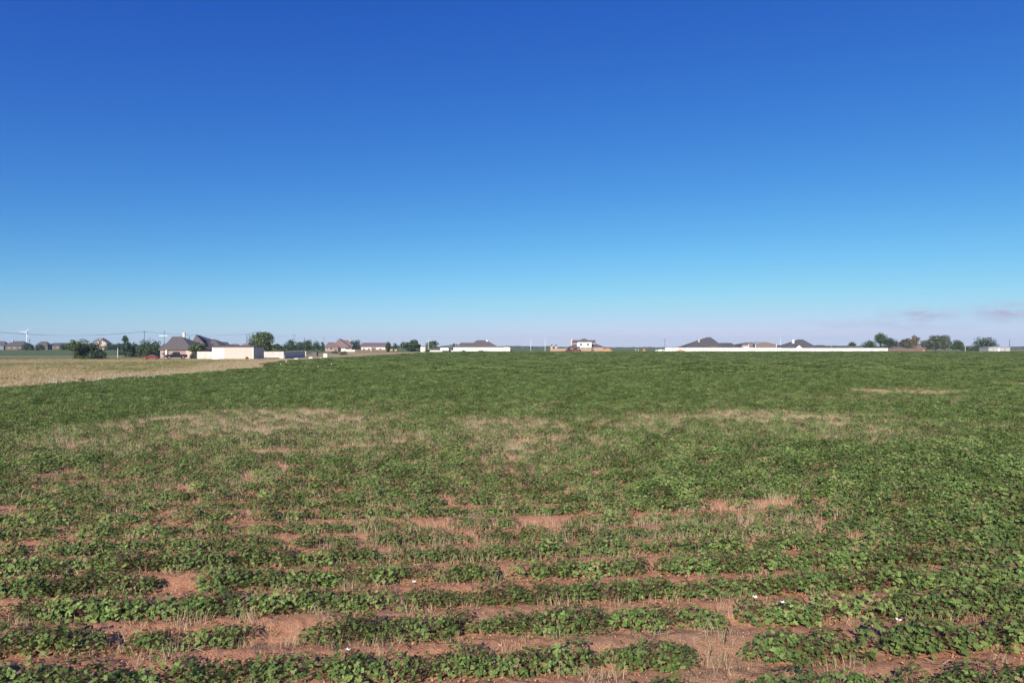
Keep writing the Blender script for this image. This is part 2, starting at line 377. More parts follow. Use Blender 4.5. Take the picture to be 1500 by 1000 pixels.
def scatter(name, coll, P, rot, scl, idx, label, cat):
    me = bpy.data.meshes.new(name); me.vertices.add(len(P)); me.vertices.foreach_set('co', np.asarray(P, np.float32).ravel())
    a = me.attributes.new('rot', 'FLOAT_VECTOR', 'POINT'); a.data.foreach_set('vector', np.asarray(rot, np.float32).ravel())
    a = me.attributes.new('scl', 'FLOAT_VECTOR', 'POINT'); a.data.foreach_set('vector', np.asarray(scl, np.float32).ravel())
    a = me.attributes.new('idx', 'INT', 'POINT'); a.data.foreach_set('value', np.asarray(idx, np.int32))
    o = bpy.data.objects.new(name, me); COL.objects.link(o)
    g = bpy.data.node_groups.new(name, 'GeometryNodeTree')
    g.interface.new_socket('Geometry', in_out='INPUT', socket_type='NodeSocketGeometry'); g.interface.new_socket('Geometry', in_out='OUTPUT', socket_type='NodeSocketGeometry')
    gi = g.nodes.new('NodeGroupInput'); go = g.nodes.new('NodeGroupOutput'); ip = g.nodes.new('GeometryNodeInstanceOnPoints'); ci = g.nodes.new('GeometryNodeCollectionInfo')
    ci.inputs[0].default_value = coll; ci.inputs['Separate Children'].default_value = True; ci.inputs['Reset Children'].default_value = True
    def attr(t, nm):
        n = g.nodes.new('GeometryNodeInputNamedAttribute'); n.data_type = t; n.inputs[0].default_value = nm; return n.outputs[0]
    g.links.new(gi.outputs[0], ip.inputs['Points']); g.links.new(ci.outputs[0], ip.inputs['Instance']); ip.inputs['Pick Instance'].default_value = True
    g.links.new(attr('INT', 'idx'), ip.inputs['Instance Index'])
    e2r = g.nodes.new('FunctionNodeEulerToRotation'); g.links.new(attr('FLOAT_VECTOR', 'rot'), e2r.inputs[0]); g.links.new(e2r.outputs[0], ip.inputs['Rotation'])
    g.links.new(attr('FLOAT_VECTOR', 'scl'), ip.inputs['Scale']); g.links.new(ip.outputs[0], go.inputs[0])
    md = o.modifiers.new('scatter', 'NODES'); md.node_group = g
    return tag(o, label, cat, kind='stuff')
def ground_z(x, y):
    v = -x*SA+y*CA; w = np.exp(-(np.hypot(x, y)/38.)**2)
    return gz(x, y)+w*(.055*np.cos(2*np.pi*(v-ROW0)/PITCH)+.04*(fbm(x, y, 2.4, 48)-.5))

def row_points(y0, y1, step, half=.80, edge=1.0):
    """points along the crop rows inside the view's wedge"""
    out = []
    k0 = int((y0*CA-y0*half*SA-ROW0)/PITCH)-2; k1 = int((y1*CA+y1*half*SA-ROW0)/PITCH)+2
    for k in range(k0, k1):
        v = ROW0+(k+.5)*PITCH          # plants stand on the beds between furrows
        u = np.arange(-half*y1*1.1-5, half*y1*1.1+5, step); u = u+RNG.uniform(-.4, .4, len(u))*step
        vv = v+RNG.normal(size=len(u))*.05
        x = u*CA-vv*SA; y = u*SA+vv*CA
        m = (y > y0) & (y <= y1) & (np.abs(x) < half*y+1.5) & (x[:] > left_edge(y)+edge+2.2*(fbm(x, y, 3.5, 141)-.5)*ss(40, 60, y)) & (y < FIELD_END)
        out.append(np.stack([x[m], y[m]], 1))
    return np.vstack(out)
P = row_points(5.6, 95, .20)
x, y = P.T
bz = bare(x, y); stz = strawc(x, y)
keep = RNG.random(len(x)) > np.clip(bz*1.12, 0, .97)
keep &= RNG.random(len(x)) > np.clip(stz*.80, 0, .85)
keep &= RNG.random(len(x)) > .05
P = P[keep]; x, y = P.T
vig = .72+.42*fbm(x, y, 5, 61, 3)+.18*ss(2, 7, x)*(1-ss(12, 40, y)) - .34*covered(STRAW, x, y)-.12*bare(x, y)
vig += .14*ss(12, 40, y)
size = np.clip(vig*RNG.uniform(.82, 1.2, len(x)), .35, 1.4)
rot = np.stack([RNG.normal(size=len(x))*.1, RNG.normal(size=len(x))*.1, ROWA+RNG.normal(size=len(x))*.45+np.pi*RNG.integers(0, 2, len(x))], 1)
idx = RNG.integers(0, NV, len(x)); zz = ground_z(x, y)
inview = (np.abs(x)/y < .755) & (y > 7.1)
d_eff = np.where(inview, y, 1e9)
order = np.argsort(d_eff); near = order[:300]; restm = np.ones(len(x), bool); restm[near] = False
# the 300 plants that show largest are objects of their own
flower_at = []
for (px, py) in [(1118, 911), (1173, 913), (1313, 955), (606, 884), (520, 948)]:
    d = HC*F/(py-YH)*.965; fx = (px-750)/F*d; flower_at.append(near[np.argmin((x[near]-fx)**2+(y[near]-d)**2)])
protos = {}
GRP = 'cotton plants of the nearest rows'
fl_labels = ['cotton plant with a white bloom on the sparse clump near the bottom right', 'cotton plant with a white bloom just right of the other blooming plant',
             'cotton plant with a white bloom at the near edge of the dense right-hand stand', 'cotton plant with a white bloom in the middle rows', 'cotton plant with a white bloom in the bottom rows left of centre']
fpetal = MB()
for q in range(5):
    a = q*1.2566; fpetal.poly([(0, 0, 0), (.022*math.cos(a-.5), .022*math.sin(a-.5), .015), (.034*math.cos(a), .034*math.sin(a), .024), (.022*math.cos(a+.5), .022*math.sin(a+.5), .015)], [(0, 1, 2, 3)])
flower = None
for j, i in enumerate(near):
    e = bpy.data.objects.new('cotton_plant', None); e.empty_display_size = .1; COL.objects.link(e)
    e.location = (x[i], y[i], zz[i]); e.rotation_euler = rot[i]; s = float(size[i]); e.scale = (s*1.05, s*1.12, s*.94)
    lab = 'leafy green cotton plant standing in the nearest rows of red soil'
    fl = None
    if i in flower_at:
        lab = fl_labels[flower_at.index(i)]
    tag(e, lab, 'cotton plant', GRP)
    v = int(idx[i])
    if v not in protos:
        a = bpy.data.objects.new('foliage', leafmesh[v]); b = bpy.data.objects.new('stem', stemmesh[v]); protos[v] = (a, b)
    else: a = protos[v][0].copy(); b = protos[v][1].copy()
    for c in (a, b): COL.objects.link(c); c.parent = e
    if i in flower_at:
        if flower is None: flower = fpetal.build('flower', M['petal'], e)
        else:
            f2 = flower.copy(); COL.objects.link(f2); f2.parent = e; flower = f2
        flower.location = (-.05, -.10, .40); flower.scale = (1.15,)*3
        flower.rotation_euler = (0, 0, 0)
cl = [src_obj('crop_leaf', i, m) for i, m in enumerate(leafmesh)]
source('crop plants', cl)
rm = restm
scatter('cotton_crop', SRC['crop plants'], np.stack([x[rm], y[rm], zz[rm]], 1), rot[rm], size[rm][:, None]*np.array([[1.05, 1.12, .94]]), idx[rm],
        'rows of green cotton plants covering the field behind the nearest rows', 'crop')
# farther away the same crop in 2 m squares of canopy
fs = []
for k in range(8):
    n = 800; u = RNG.uniform(-1.3, 1.3, n); row = RNG.integers(0, 2, n); vv = (row-.5)*PITCH+RNG.normal(size=n)*.22
    hump = np.exp(-((vv-(row-.5)*PITCH)/.42)**2); bush = .6+.8*noise(u+k*10, vv, .5, 17+k)
    z = (.20+.15*RNG.random(n)**.6)*(.35+.65*hump)*bush+.03
    C = np.stack([u, vv, z], 1); nrm = np.stack([RNG.normal(size=n)*.45, RNG.normal(size=n)*.45-.3, np.full(n, .8)], 1); nrm /= np.linalg.norm(nrm, axis=1, keepdims=True)
    o = soup('canopy', leaves(C, nrm, .10+.07*RNG.random(n), DIAM), 4, M['cotton'], link=False); fs.append(src_obj('crop_canopy', k, o))
source('crop canopy', fs)
pts = []
for k in range(int(80/(2*PITCH)), int(460/(2*PITCH))):
    v = ROW0+(2*k)*PITCH+PITCH; st = 2.1; u = np.arange(-300, 300, st)+RNG.uniform(-1, 1); v = v+RNG.normal(size=len(u))*.12; pts.append(np.stack([u*CA-v*SA, u*SA+v*CA], 1))
P = np.vstack(pts); x, y = P.T
m = (y > 94) & (y < FIELD_END) & (x > left_edge(y)+1.4+3*(fbm(x, y, 7, 142)-.5)) & (np.abs(x) < .8*y+3); x = x[m]; y = y[m]
m = RNG.random(len(x)) > np.clip(np.maximum(covered(STRAW, x, y)*.75, .25*ss(.55, .7, fbm(x, y, 12, 66, 5))), 0, .8); x = x[m]; y = y[m]
s = RNG.uniform(.85, 1.15, len(x))*(.75+.4*fbm(x, y, 10, 62, 6))
flip = RNG.integers(0, 2, len(x))*np.pi
scatter('cotton_crop_beyond', SRC['crop canopy'], np.stack([x, y, gz(x, y)-.01], 1), np.stack([0*x, 0*x, ROWA+flip], 1), np.stack([np.ones(len(x)), np.ones(len(x)), s], 1), RNG.integers(0, 8, len(x)),
        'green cotton canopy stretching to the far walls', 'crop')

# straw and weeds
tf = [soup('t', blades(16, .24, .16, .006, .22), 6, M['straw'], link=False) for _ in range(6)] + [soup('t', blades(22, .13, .12, .007, .5), 6, M['weed'], link=False) for _ in range(2)]
# fallen straw pieces lying on the soil
for _ in range(2):
    n = 18; c = np.stack([RNG.uniform(-.3, .3, n), RNG.uniform(-.3, .3, n), np.full(n, .02)], 1); a = RNG.uniform(0, 3.14, n); L = np.stack([np.cos(a), np.sin(a)*.6, RNG.normal(size=n)*.06], 1)*RNG.uniform(.03, .12, n)[:, None]
    W = np.stack([-np.sin(a), np.cos(a), 0*a], 1)*.004; tf.append(soup('t', np.stack([c-L-W, c+L-W, c+L+W, c-L+W], 1).reshape(-1, 3), 4, M['straw'], link=False))
source('straw tufts', [src_obj('straw_tuft', i, o) for i, o in enumerate(tf)])
def wedge(n_per, y0, y1):
    n = int(n_per*.79*(y1*y1-y0*y0)); y = np.sqrt(RNG.uniform(y0*y0, y1*y1, n)); x = RNG.uniform(-.79, .79, n)*y; return x, y
X = []; Y = []; W = []
for (dens, y0, y1, w) in ((34, 5.8, 22, 1.), (44, 22, 45, 1.35), (24, 45, 75, 1.9), (6, 75, 140, 3.0)):
    x, y = wedge(dens, y0, y1)
    cs = strawc(x, y)**.8; lowfreq = ss(.5, .72, fbm(x, y, 2.5, 35, 1.4))
    p = np.maximum(cs, .16+.34*lowfreq); m = (RNG.random(len(x)) < p) & (x > left_edge(y))
    X.append(x[m]); Y.append(y[m]); W.append(np.full(m.sum(), w))
x = np.concatenate(X); y = np.concatenate(Y); w = np.concatenate(W)
s = RNG.uniform(.6, 1.25, len(x)); cs = covered(STRAW, x, y)
id_ = np.where(RNG.random(len(x)) < np.where(cs > .3, .06, .14), RNG.integers(6, 8, len(x)), np.where(RNG.random(len(x)) < .25, RNG.integers(8, 10, len(x)), RNG.integers(0, 6, len(x))))
scatter('dry_stubble', SRC['straw tufts'], np.stack([x, y, ground_z(x, y)], 1), np.stack([RNG.normal(size=len(x))*.08, RNG.normal(size=len(x))*.08, RNG.uniform(0, 6.28, len(x))], 1),
        np.stack([s*w**.6, s*w**.6, s*(.75+.25*(cs > .3))], 1), id_, 'thin tan straw stubble standing among the cotton plants', 'stubble')
# soil clods
cb = []
for k in range(4):
    v = rand_dirs(14)*np.array([1, 1, .6])*RNG.uniform(.7, 1.1, (14, 1)); import bmesh
    bm = bmesh.new(); [bm.verts.new(p) for p in v]; bmesh.ops.convex_hull(bm, input=bm.verts); me = bpy.data.meshes.new('clod'); bm.to_mesh(me); bm.free(); me.materials.append(plain('soil clod %d' % k, (.50, .258, .155), .95, .12, 4))
    cb.append(src_obj('soil_clod', k, bpy.data.objects.new('clod', me)))
source('soil clods', cb)
x, y = wedge(60, 5.8, 18); s = RNG.uniform(.005, .018, len(x))*RNG.uniform(.5, 1.3, len(x))
scatter('soil_clods', SRC['soil clods'], np.stack([x, y, ground_z(x, y)+.012], 1), RNG.uniform(0, 6.28, (len(x), 3)), np.repeat(s[:, None], 3, 1), RNG.integers(0, 4, len(x)), 'small crumbled clods of red soil between the rows', 'soil')

# meadow
mt = [soup('t', blades(38, .5, .55, .03, .3), 6, M['meadow'], link=False) for _ in range(5)] + [soup('t', blades(38, .38, .55, .03, .3), 6, M['meadow_green'], link=False) for _ in range(3)] + [soup('t', blades(38, .36, .55, .035, .4), 6, M['straw'], link=False) for _ in range(3)]
source('meadow tufts', [src_obj('meadow_tuft', i, o) for i, o in enumerate(mt)])
n = 60000; y = np.sqrt(RNG.uniform(56**2, 232**2, n)); x = RNG.uniform(-.80, -.15, n)*y
m = (x < left_edge(y)-.2+3.0*(fbm(x, y, 3, 143)-.5)) & ~((y > 212) & (y < 219)) & ~((y > 205) & (x > -112)); x = x[m]; y = y[m]
g = np.maximum(ss(.40, .62, fbm(x, y, 60, 91, 22)), .7*ss(.55, .7, fbm(x, y, 9, 191, 5))); g = g*ss(2, 16, left_edge(y)-x); id_ = np.where(RNG.random(len(x)) < np.clip(.08+.8*g, 0, 1), RNG.integers(5, 8, len(x)), RNG.integers(0, 5, len(x)))
edge_d = left_edge(y)-x; band_ = ss(13, 7, edge_d+5*(noise(x, y, 8, 99)-.5))*.85+.18*ss(.5, .7, fbm(x, y, 30, 98, 12))
id_ = np.where(RNG.random(len(x)) < band_, RNG.integers(8, 11, len(x)), id_)
s = RNG.uniform(.6, 1.2, len(x))*(.55+.7*fbm(x, y, 7, 97))*np.where(y > 205, .45, 1)
scatter('meadow_grass', SRC['meadow tufts'], np.stack([x, y, gz(x, y)], 1), np.stack([0*x, 0*x, RNG.uniform(0, 6.28, len(x))], 1), np.stack([s*1.1, s*1.1, s], 1), id_, 'tall dry tan and greenish grass left of the cotton field', 'grass')
# weeds and pale litter along the crop's edge
n = 170; y = RNG.uniform(60, 84, n)**1.0; x = left_edge(y)+RNG.normal(size=n)*2.2+1.0
lm = MB()
for a, b in zip(x, y):
    r = random.uniform(.02, .075); z = gzf(a, b)+random.uniform(.05, .5)
    lm.poly([(a-r, b, z-r*.5), (a+r*.6, b-r, z-r*.4), (a+r, b+r*.4, z-r*.3), (a, b, z+r*.7)], [(0, 1, 3), (1, 2, 3), (2, 0, 3), (0, 2, 1)])
o = lm.build('seed_heads', M['litter']); tag(o, 'pale fluffy seed heads scattered along the edge of dry grass and cotton', 'seed heads', kind='stuff')

# paths
def strip(name, pts, w, mat, lift=.004):
    mb = MB(); V = []
    for i, (a, b) in enumerate(pts): V += [(a, b-w/2, gzf(a, b-w/2)+lift), (a, b+w/2, gzf(a, b+w/2)+lift)]
    mb.poly(V, [(2*i, 2*i+2, 2*i+3, 2*i+1) for i in range(len(pts)-1)])
    o = mb.build(name, mat); tag(o, kind='structure')
strip('path', [(a, 215.5) for a in range(-230, -96, 6)], 4.5, M['gravel'], .02)
strip('road', [(a, 262) for a in range(-300, -86, 6)], 6, M['gravel'], .02)

# ================================================================ TREES
def tree(name, label, pxc, wpx, ytop, d, mat='leaf_mid', crown0=.12, kind='round', n=2200, group='trees around the houses', q=.38, cat='tree', depth=None, ybase=None, skew=0):
    p = Place(pxc, d); e = empty(name, p.loc, label, cat, group)
    H = p.Z(ytop); rx = wpx/2*d/F; ry = depth or rx*.85; z0 = crown0*H; hz = (H-z0)/2; zc = z0+hz
    n = int(n*1.5); nb = 26 if kind != 'cone' else 30
    # blobs through the crown
    B = []
    for i in range(nb):
        dr = rand_dirs(1)[0]; rr = RNG.random()**.45*.72
        if kind == 'cone':
            t = RNG.random(); w = (1-t)**.8; c = np.array([dr[0]*rx*.62*w, dr[1]*ry*.62*w, z0+t*(H-z0)*.93]); rad = (.16+.30*w)*min(rx, hz)
        elif kind == 'dome':
            c = np.array([dr[0]*rx*rr, dr[1]*ry*rr, z0+abs(dr[2])*rr*(H-z0)*1.08]); rad = (.34+.2*RNG.random())*min(rx, hz*1.3)
        else:
            c = np.array([dr[0]*rx*rr, dr[1]*ry*rr, zc+dr[2]*rr*hz]); rad = (.32+.22*RNG.random())*min(rx, hz)
        c[0] += skew*rx*(c[2]-zc)/hz; B.append((c, rad))
    per = n//nb; C = []; Nn = []; S = []
    for c, rad in B:
        dr = rand_dirs(per); r_ = rad*(.45+.65*RNG.random(per)**.5)
        pts = c+dr*r_[:, None]*np.array([1.1, 1, .85]); k = (pts[:, 2] > .1) & (pts[:, 2] < H*1.02)
        C.append(pts[k]); Nn.append((dr+RNG.normal(size=(per, 3))*.5)[k]); S.append((q*(.6+.8*RNG.random(per)))[k])
    # the photo's width wins over the blobs' own
    C = np.vstack(C); Nn = np.vstack(Nn); S = np.concatenate(S); Nn /= np.linalg.norm(Nn, axis=1, keepdims=True)
    lim = np.percentile(np.abs(C[:, 0]), 98.5); C[:, 0] *= rx/max(lim, .1); C[:, 2] *= H/np.percentile(C[:, 2], 99.3)
    var = np.clip(.5+.5*(noise(C[:, 0]+50, C[:, 2]+C[:, 1], max(rx*.35, .4), 5)-.5)*1.6+RNG.normal(size=len(C))*.22, 0, 1)
    soup('crown', leaves(C, Nn, S, DIAM), 4, M[mat], var, e)
    mb = MB(); tr = max(.09, H*.028); top = Vector((0, 0, zc)); mb.tube((0, 0, -.1), (0, 0, z0+hz*.35), tr*1.35, tr, 8); mb.tube((0, 0, z0+hz*.35), top, tr, tr*.5, 8)
    for c, rad in B[::4]: mb.tube((0, 0, z0*.8+hz*.3*RNG.random()), (c[0]*.9, c[1]*.9, max(c[2], z0*.9)), tr*.5, tr*.15, 6)
    mb.build('trunk', M['bark'], e)
    return e
T = tree
T('small_tree', 'small round tree with a bare trunk standing left of the dark bushes', 108, 24, 499, 216, 'leaf_mid', .38, n=1300)
T('tall_bush', 'dark green bush touching the ground, left of a pair', 121, 24, 498.5, 222, 'leaf_mid', .02, 'dome', 2400)
T('tall_bush', 'darkest green rounded bush at the right of the pair by the path', 139, 27, 499, 220, 'leaf_dark', .02, 'dome', 2600)
T('conifer', 'slim dark conifer with a pointed top behind the green strip', 183, 19, 492, 258, 'leaf_pine', .05, 'cone', 2000)
T('bushy_tree', 'mid green bushy tree right of the conifer', 199, 22, 503, 262, 'leaf_mid', .05, 'dome', 1500)
T('bushy_tree', 'dark bushy tree behind the red car', 213, 26, 499.5, 246, 'leaf_dark', .05, 'dome', 2400)
T('bushy_tree', 'dark bushy tree pressed against the left end of the big house', 226, 22, 500, 240, 'leaf_dark', .05, 'dome', 2000)
T('yard_tree', 'light green tree leaning over the pale yard wall of the big house', 290, 24, 504, 230.5, 'leaf_mid', .42, 'round', 1500, skew=.1)
T('yard_shrub', 'grey green shrub beside the parked pickup', 285, 14, 515, 227, 'leaf_grey', .02, 'dome', 900, q=.25, cat='shrub')
for px, w, yt, d, l in ((178, 12, 552.5, 77, 'green weed bush in the pale grass edge, left of two'), (207, 13, 552.8, 78.5, 'flat green weed bush in the pale grass edge, right of two'), (12, 22, 553, 76, 'green weed clump at the left photo edge in the dry meadow'), (120, 9, 555, 73, 'small brownish weed clump in the pale grass edge')):
    T('weed_bush', l, px, w, yt, d, 'leaf_olive' if px == 120 else 'leaf_mid', .0, 'dome', 500, q=.14, group='weed bushes at the meadow edge', cat='bush')
T('shade_tree', 'big spreading olive green tree behind the pale wall and shed', 388, 54, 488, 262, 'leaf_mid', .03, 'dome', 8500, q=.5)
T('yard_shrub', 'small olive shrub in dry grass, left one by the pink house', 491, 11, 511, 300, 'leaf_grey', .0, 'dome', 700, q=.25, cat='shrub')
T('yard_shrub', 'lower olive shrub in dry grass, right one by the pink house', 503, 12, 514, 282, 'leaf_grey', .0, 'dome', 700, q=.25, cat='shrub')
T('shade_tree', 'dark round tree left of the white box near the field edge', 603, 29, 498.5, 352, 'leaf_dark', .0, 'round', 3000, q=.5)
T('shade_tree', 'greyish small tree behind the white trailer', 633, 17, 499.5, 395, 'leaf_grey', .25, 'round', 1300, q=.5)
T('conifer', 'tiny conifer at the left end of the white wall behind it', 665, 5, 503, 420, 'leaf_pine', .05, 'cone', 400, q=.4)
T('garden_tree', 'dark tree behind the pink house roof, left of the barn', 520, 20, 498.5, 410, 'leaf_dark', .1, 'dome', 1400, q=.5)
T('garden_tree', 'narrow dark tree at the right end of the long barn', 569, 9, 501, 360, 'leaf_dark', .02, 'dome', 900, q=.4)
T('garden_tree', 'small dark tree in the gap right of the long barn', 579, 9, 503, 430, 'leaf_dark', .02, 'dome', 700, q=.5)
T('garden_tree', 'small dark tree at the left end of the pink house', 472, 8, 501, 395, 'leaf_dark', .02, 'dome', 600, q=.4)
for i, (px, w, yt) in enumerate([(405, 16, 504), (418, 16, 502), (428, 14, 497.5), (440, 14, 501), (450, 18, 498), (463, 16, 500)]):
    T('background_tree', ['low dark tree just right of the big olive tree', 'second low dark tree right of the big olive tree', 'dark tree with the highest peak left in the far row', 'flat topped dark tree midway in the far row',
      'broad dark tree, widest of the far row', 'dark tree ending the far row beside the pink house'][i], px, w, yt, 470, 'leaf_dark', .02, 'dome', 1100, q=.6, group='row of far dark trees left of the pink house')
T('small_tree', 'lone small dark tree above the long low roofs on the right', 1248, 10, 501, 400, 'leaf_dark', .3, 'round', 700, q=.45)
RG = 'trees right of the white walls'
T('shade_tree', 'low round tree left of the tall one behind the end of the white wall', 1275, 24, 499.5, 372, 'leaf_dark', .05, 'dome', 1600, q=.45, group=RG)
T('shade_tree', 'tallest narrow tree behind the end of the white wall', 1290, 19, 488.5, 376, 'leaf_mid', .15, 'round', 1600, q=.45, group=RG, skew=.1)
T('shade_tree', 'broad dark green tree above the brown board fence', 1304, 31, 495.5, 368, 'leaf_dark', .05, 'dome', 2600, q=.45, group=RG)
T('browning_tree', 'green tree with browning leaves, left half of the autumn pair', 1330, 23, 496, 366, 'leaf_olive', .1, 'round', 1800, q=.42, group=RG)
T('browning_tree', 'rust coloured thin tree with bare twigs sticking out on top', 1341, 12, 491.5, 370, 'leaf_autumn', .15, 'round', 800, q=.4, group=RG)
T('shade_tree', 'grey green tree right of the small brick shed', 1357, 16, 498, 360, 'leaf_grey', .1, 'round', 1400, q=.45, group=RG)
T('shade_tree', 'dark grey green tree with pale trunk, left of the tall twin pair', 1370, 19, 491.5, 358, 'leaf_grey', .07, 'round', 2000, q=.45, group=RG)
T('shade_tree', 'dark grey green tree with pale trunk, right of the tall twin pair', 1384, 18, 491.5, 359, 'leaf_grey', .07, 'round', 2000, q=.45, group=RG)
T('shade_tree', 'rounded dark green tree right of the twin pair', 1401, 18, 498.5, 358, 'leaf_dark', .08, 'round', 1600, q=.45, group=RG)
T('shade_tree', 'wide umbrella shaped dark tree beside the pale grey shed', 1443, 37, 494.5, 362, 'leaf_dark', .06, 'dome', 3200, q=.45, group=RG)
for i, px in enumerate([1412, 1420, 1429]):
    T('background_tree', ['low hazy tree beyond the posts, left of three', 'low hazy tree beyond the posts, middle of three', 'low hazy tree beyond the posts, nearest the umbrella shaped tree'][i], px, 13, 506.5, 430, 'leaf_grey', .02, 'dome', 600, q=.5, group=RG)
# shrubs at the foot of the white wall
for i, (px, w, yt, d, l) in enumerate([(679, 11, 513, 340, 'low grey green shrub at the left foot of the central white wall'), (705, 9, 513, 340, 'low grey green shrub midway along the central white wall'),
      (627, 9, 512, 341, 'dark low shrub right of the white box'), (749, 3, 512.6, 342, 'tiny dark shrub at the right end of the central white wall'),
      (281, 3, 518, 226, 'tiny dark hedge shrub behind the pickup tail')]):
    T('low_shrub', l, px, w, yt, d, 'leaf_grey' if i < 2 else 'leaf_dark', .0, 'dome', 420, q=.22, group='low shrubs', cat='shrub')
# distant woods: one mass
V = []; nq = 42000
xs = RNG.uniform(-2300, 2300, nq); ys = 1650+260*noise(xs, xs*0, 300, 8)+RNG.uniform(0, 30, nq)
hh = 2.2+6.5*ss(.35, .85, fbm(xs, xs*0, 130, 81))+2.0*noise(xs, xs*0, 14, 82)
hh *= np.where((xs > -50) & (xs < 420), .55, 1)
zs = gz(xs, ys)+hh*RNG.random(nq); C = np.stack([xs, ys, zs], 1)
o = soup('distant_woods', leaves(C, rand_dirs(nq)*np.array([[1, 1, 1]]), RNG.uniform(1.6, 3.4, nq), DIAM), 4, M['leaf_dark']); tag(o, 'thin dark line of far woods along the horizon', 'woods', kind='stuff')

# ================================================================ BUILDINGS
def win(e, x, y, z, w, h, mt='white'):
    """window in a wall facing the camera: frame proud of the wall, pane inside it"""
    m = MB(); t = .09; y0 = y-.05; y1 = y+.06
    m.box(x-w/2, x+w/2, y0, y1, z, z+t); m.box(x-w/2, x+w/2, y0, y1, z+h-t, z+h); m.box(x-w/2, x-w/2+t, y0, y1, z+t, z+h-t); m.box(x+w/2-t, x+w/2, y0, y1, z+t, z+h-t)
    m.box(x-.03, x+.03, y0+.01, y1, z+t, z+h-t)
    f = m.build('window', M[mt], e); MB().box(x-w/2+t, x+w/2-t, y-.02, y+.03, z+t, z+h-t).build('pane', M['glass'], f); return f
def chimney(roof, x, y, z0, z1, w=.8, mt='brick_pale'):
    c = MB(); c.box(x-w/2, x+w/2, y-w/2, y+w/2, z0, z1-.18); c.box(x-w/2-.08, x+w/2+.08, y-w/2-.08, y+w/2+.08, z1-.18, z1); return c.build('chimney', M[mt], roof)
def door(e, x, y, z, w, h, mt='white', name='garage_door'):
    m = MB(); n = 4
    for i in range(n): m.box(x-w/2, x+w/2, y-.05+.005*(i % 2), y+.03, z+h*i/n+.01, z+h*(i+1)/n-.01)
    return m.build(name, M[mt], e)

# --- big brick house on the left
p = Place(255, 232); e = empty('brick_house', p.loc, 'big pink brown brick house with steep grey hipped roofs behind the pickup', 'house')
ze = p.Z(511.5); D = 18
w = MB(); w.box(p.X(238.5), p.X(280.5), .6, D-.6, 0, ze-.2); w.box(p.X(281), p.X(309), 14, 34, 0, ze-.2); w.box(p.X(232), p.X(238.4), 1.2, 10, 0, ze-.2); w.build('wall', M['brick'], e)
r = MB(); r.hip(p.X(236), p.X(281.5), 0, D, ze, (p.X(252.5, 9), 9, p.Z(492.8, 9)), (p.X(266.5, 9), 9, p.Z(492.8, 9)))
rf = r.build('roof', M['shingle'], e)
r = MB(); r.hip(p.X(229.5), p.X(250), .9, 12, ze-.01, (p.X(240, 6), 6, p.Z(503, 6)), (p.X(246, 6), 6, p.Z(503, 6))); r.build('roof', M['shingle'], e)
r = MB(); r.hip(p.X(276, 13), p.X(307.5, 13), 13, 42, ze-.02, (p.X(287, 20), 20, p.Z(490, 20)), (p.X(291, 34), 34, p.Z(490.5, 34))); r.build('roof', M['shingle'], e)
r = MB(); r.hip(p.X(300, 22), p.X(327, 22), 22, 40, ze-.03, (p.X(311, 30), 30, p.Z(496.5, 30)), (p.X(314, 30), 30, p.Z(496.5, 30))); r.build('roof', M['shingle'], e)
r = MB(); r.hip(p.X(306, 26), p.X(345, 26), 26, 44, ze-.05, (p.X(322, 34), 34, p.Z(502.5, 34)), (p.X(330, 34), 34, p.Z(502.5, 34))); r.build('roof', M['shingle'], e)
MB().box(p.X(302, 24), p.X(342, 26), 26.6, 43, 0, ze-.3).build('wall', M['brick'], e)
chimney(rf, p.X(266.3, 8), 9.6, p.Z(493.5, 9), p.Z(487.3, 9), .7, 'cream')
MB().tube((p.X(277.5, 12), 12, p.Z(497, 12)), (p.X(277.5, 12), 12, p.Z(492.5, 12)), .12, .12).build('vent_pipe', M['steel'], rf)
c = MB(); c.box(p.X(242), p.X(244.6), .05, .62, 0, ze-.2); c.build('column', M['cream'], e); c = MB(); c.box(p.X(305.5), p.X(307), 13.2, 13.9, 0, ze-.25); c.build('column', M['cream'], e)
win(e, p.X(235.5), 1.2, 1.0, .9, 1.2)
door(e, p.X(240.3), .6, .05, .9, 2.1, 'trim', 'door')
w = MB(); w.box(p.X(271.5), p.X(279.8), .42, .59, 0.02, ze-.3); w.build('pale_wall_panel', M['brick_pale'], e)

# --- cream metal shed
p = Place(341, 214.5); e = empty('metal_shed', p.loc, 'cream metal shed with a white roll-up door and flat dark-edged roof', 'shed')
xl, xr, dp = p.X(311), p.X(371.2), 9.2; zt = p.Z(507.6)
MB().box(xl, xr, 0, dp, 0, zt-.15).build('wall', M['metal_tan'], e)
r = MB(); r.poly([(xl-.2, -.2, zt-.15), (xr+.2, -.2, zt-.15), (xr+.2, dp+.2, zt-.15), (xl-.2, dp+.2, zt-.15), (xl-.2, -.2, zt+.08), (xr+.2, -.2, zt+.08), (xr+.2, dp+.2, zt+.08), (xl-.2, dp+.2, zt+.08), (xl-.2, dp*.5, zt+.42), (xr+.2, dp*.5, zt+.42)],
       [(3, 2, 1, 0), (0, 1, 5, 4), (1, 2, 6, 9, 5), (2, 3, 7, 6), (3, 0, 4, 8, 7), (4, 5, 9, 8), (8, 9, 6, 7)]); r.build('roof', M['trim'], e)
door(e, p.X(320.3), 0, .05, (328.3-312.3)*p.d/F, p.Z(511), 'white', 'roll_up_door')
t = MB()
for xx in (xl-.03, xr-.12): t.box(xx, xx+.15, -.04, -.002, 0, zt-.16)
t.build('corner_trim', M['white'], e)
T('low_shrub', 'small grey weed shrub at the right corner of the metal shed', 362, 5, 522.2, 212, 'leaf_grey', .0, 'dome', 300, q=.18, group='low shrubs', cat='shrub')

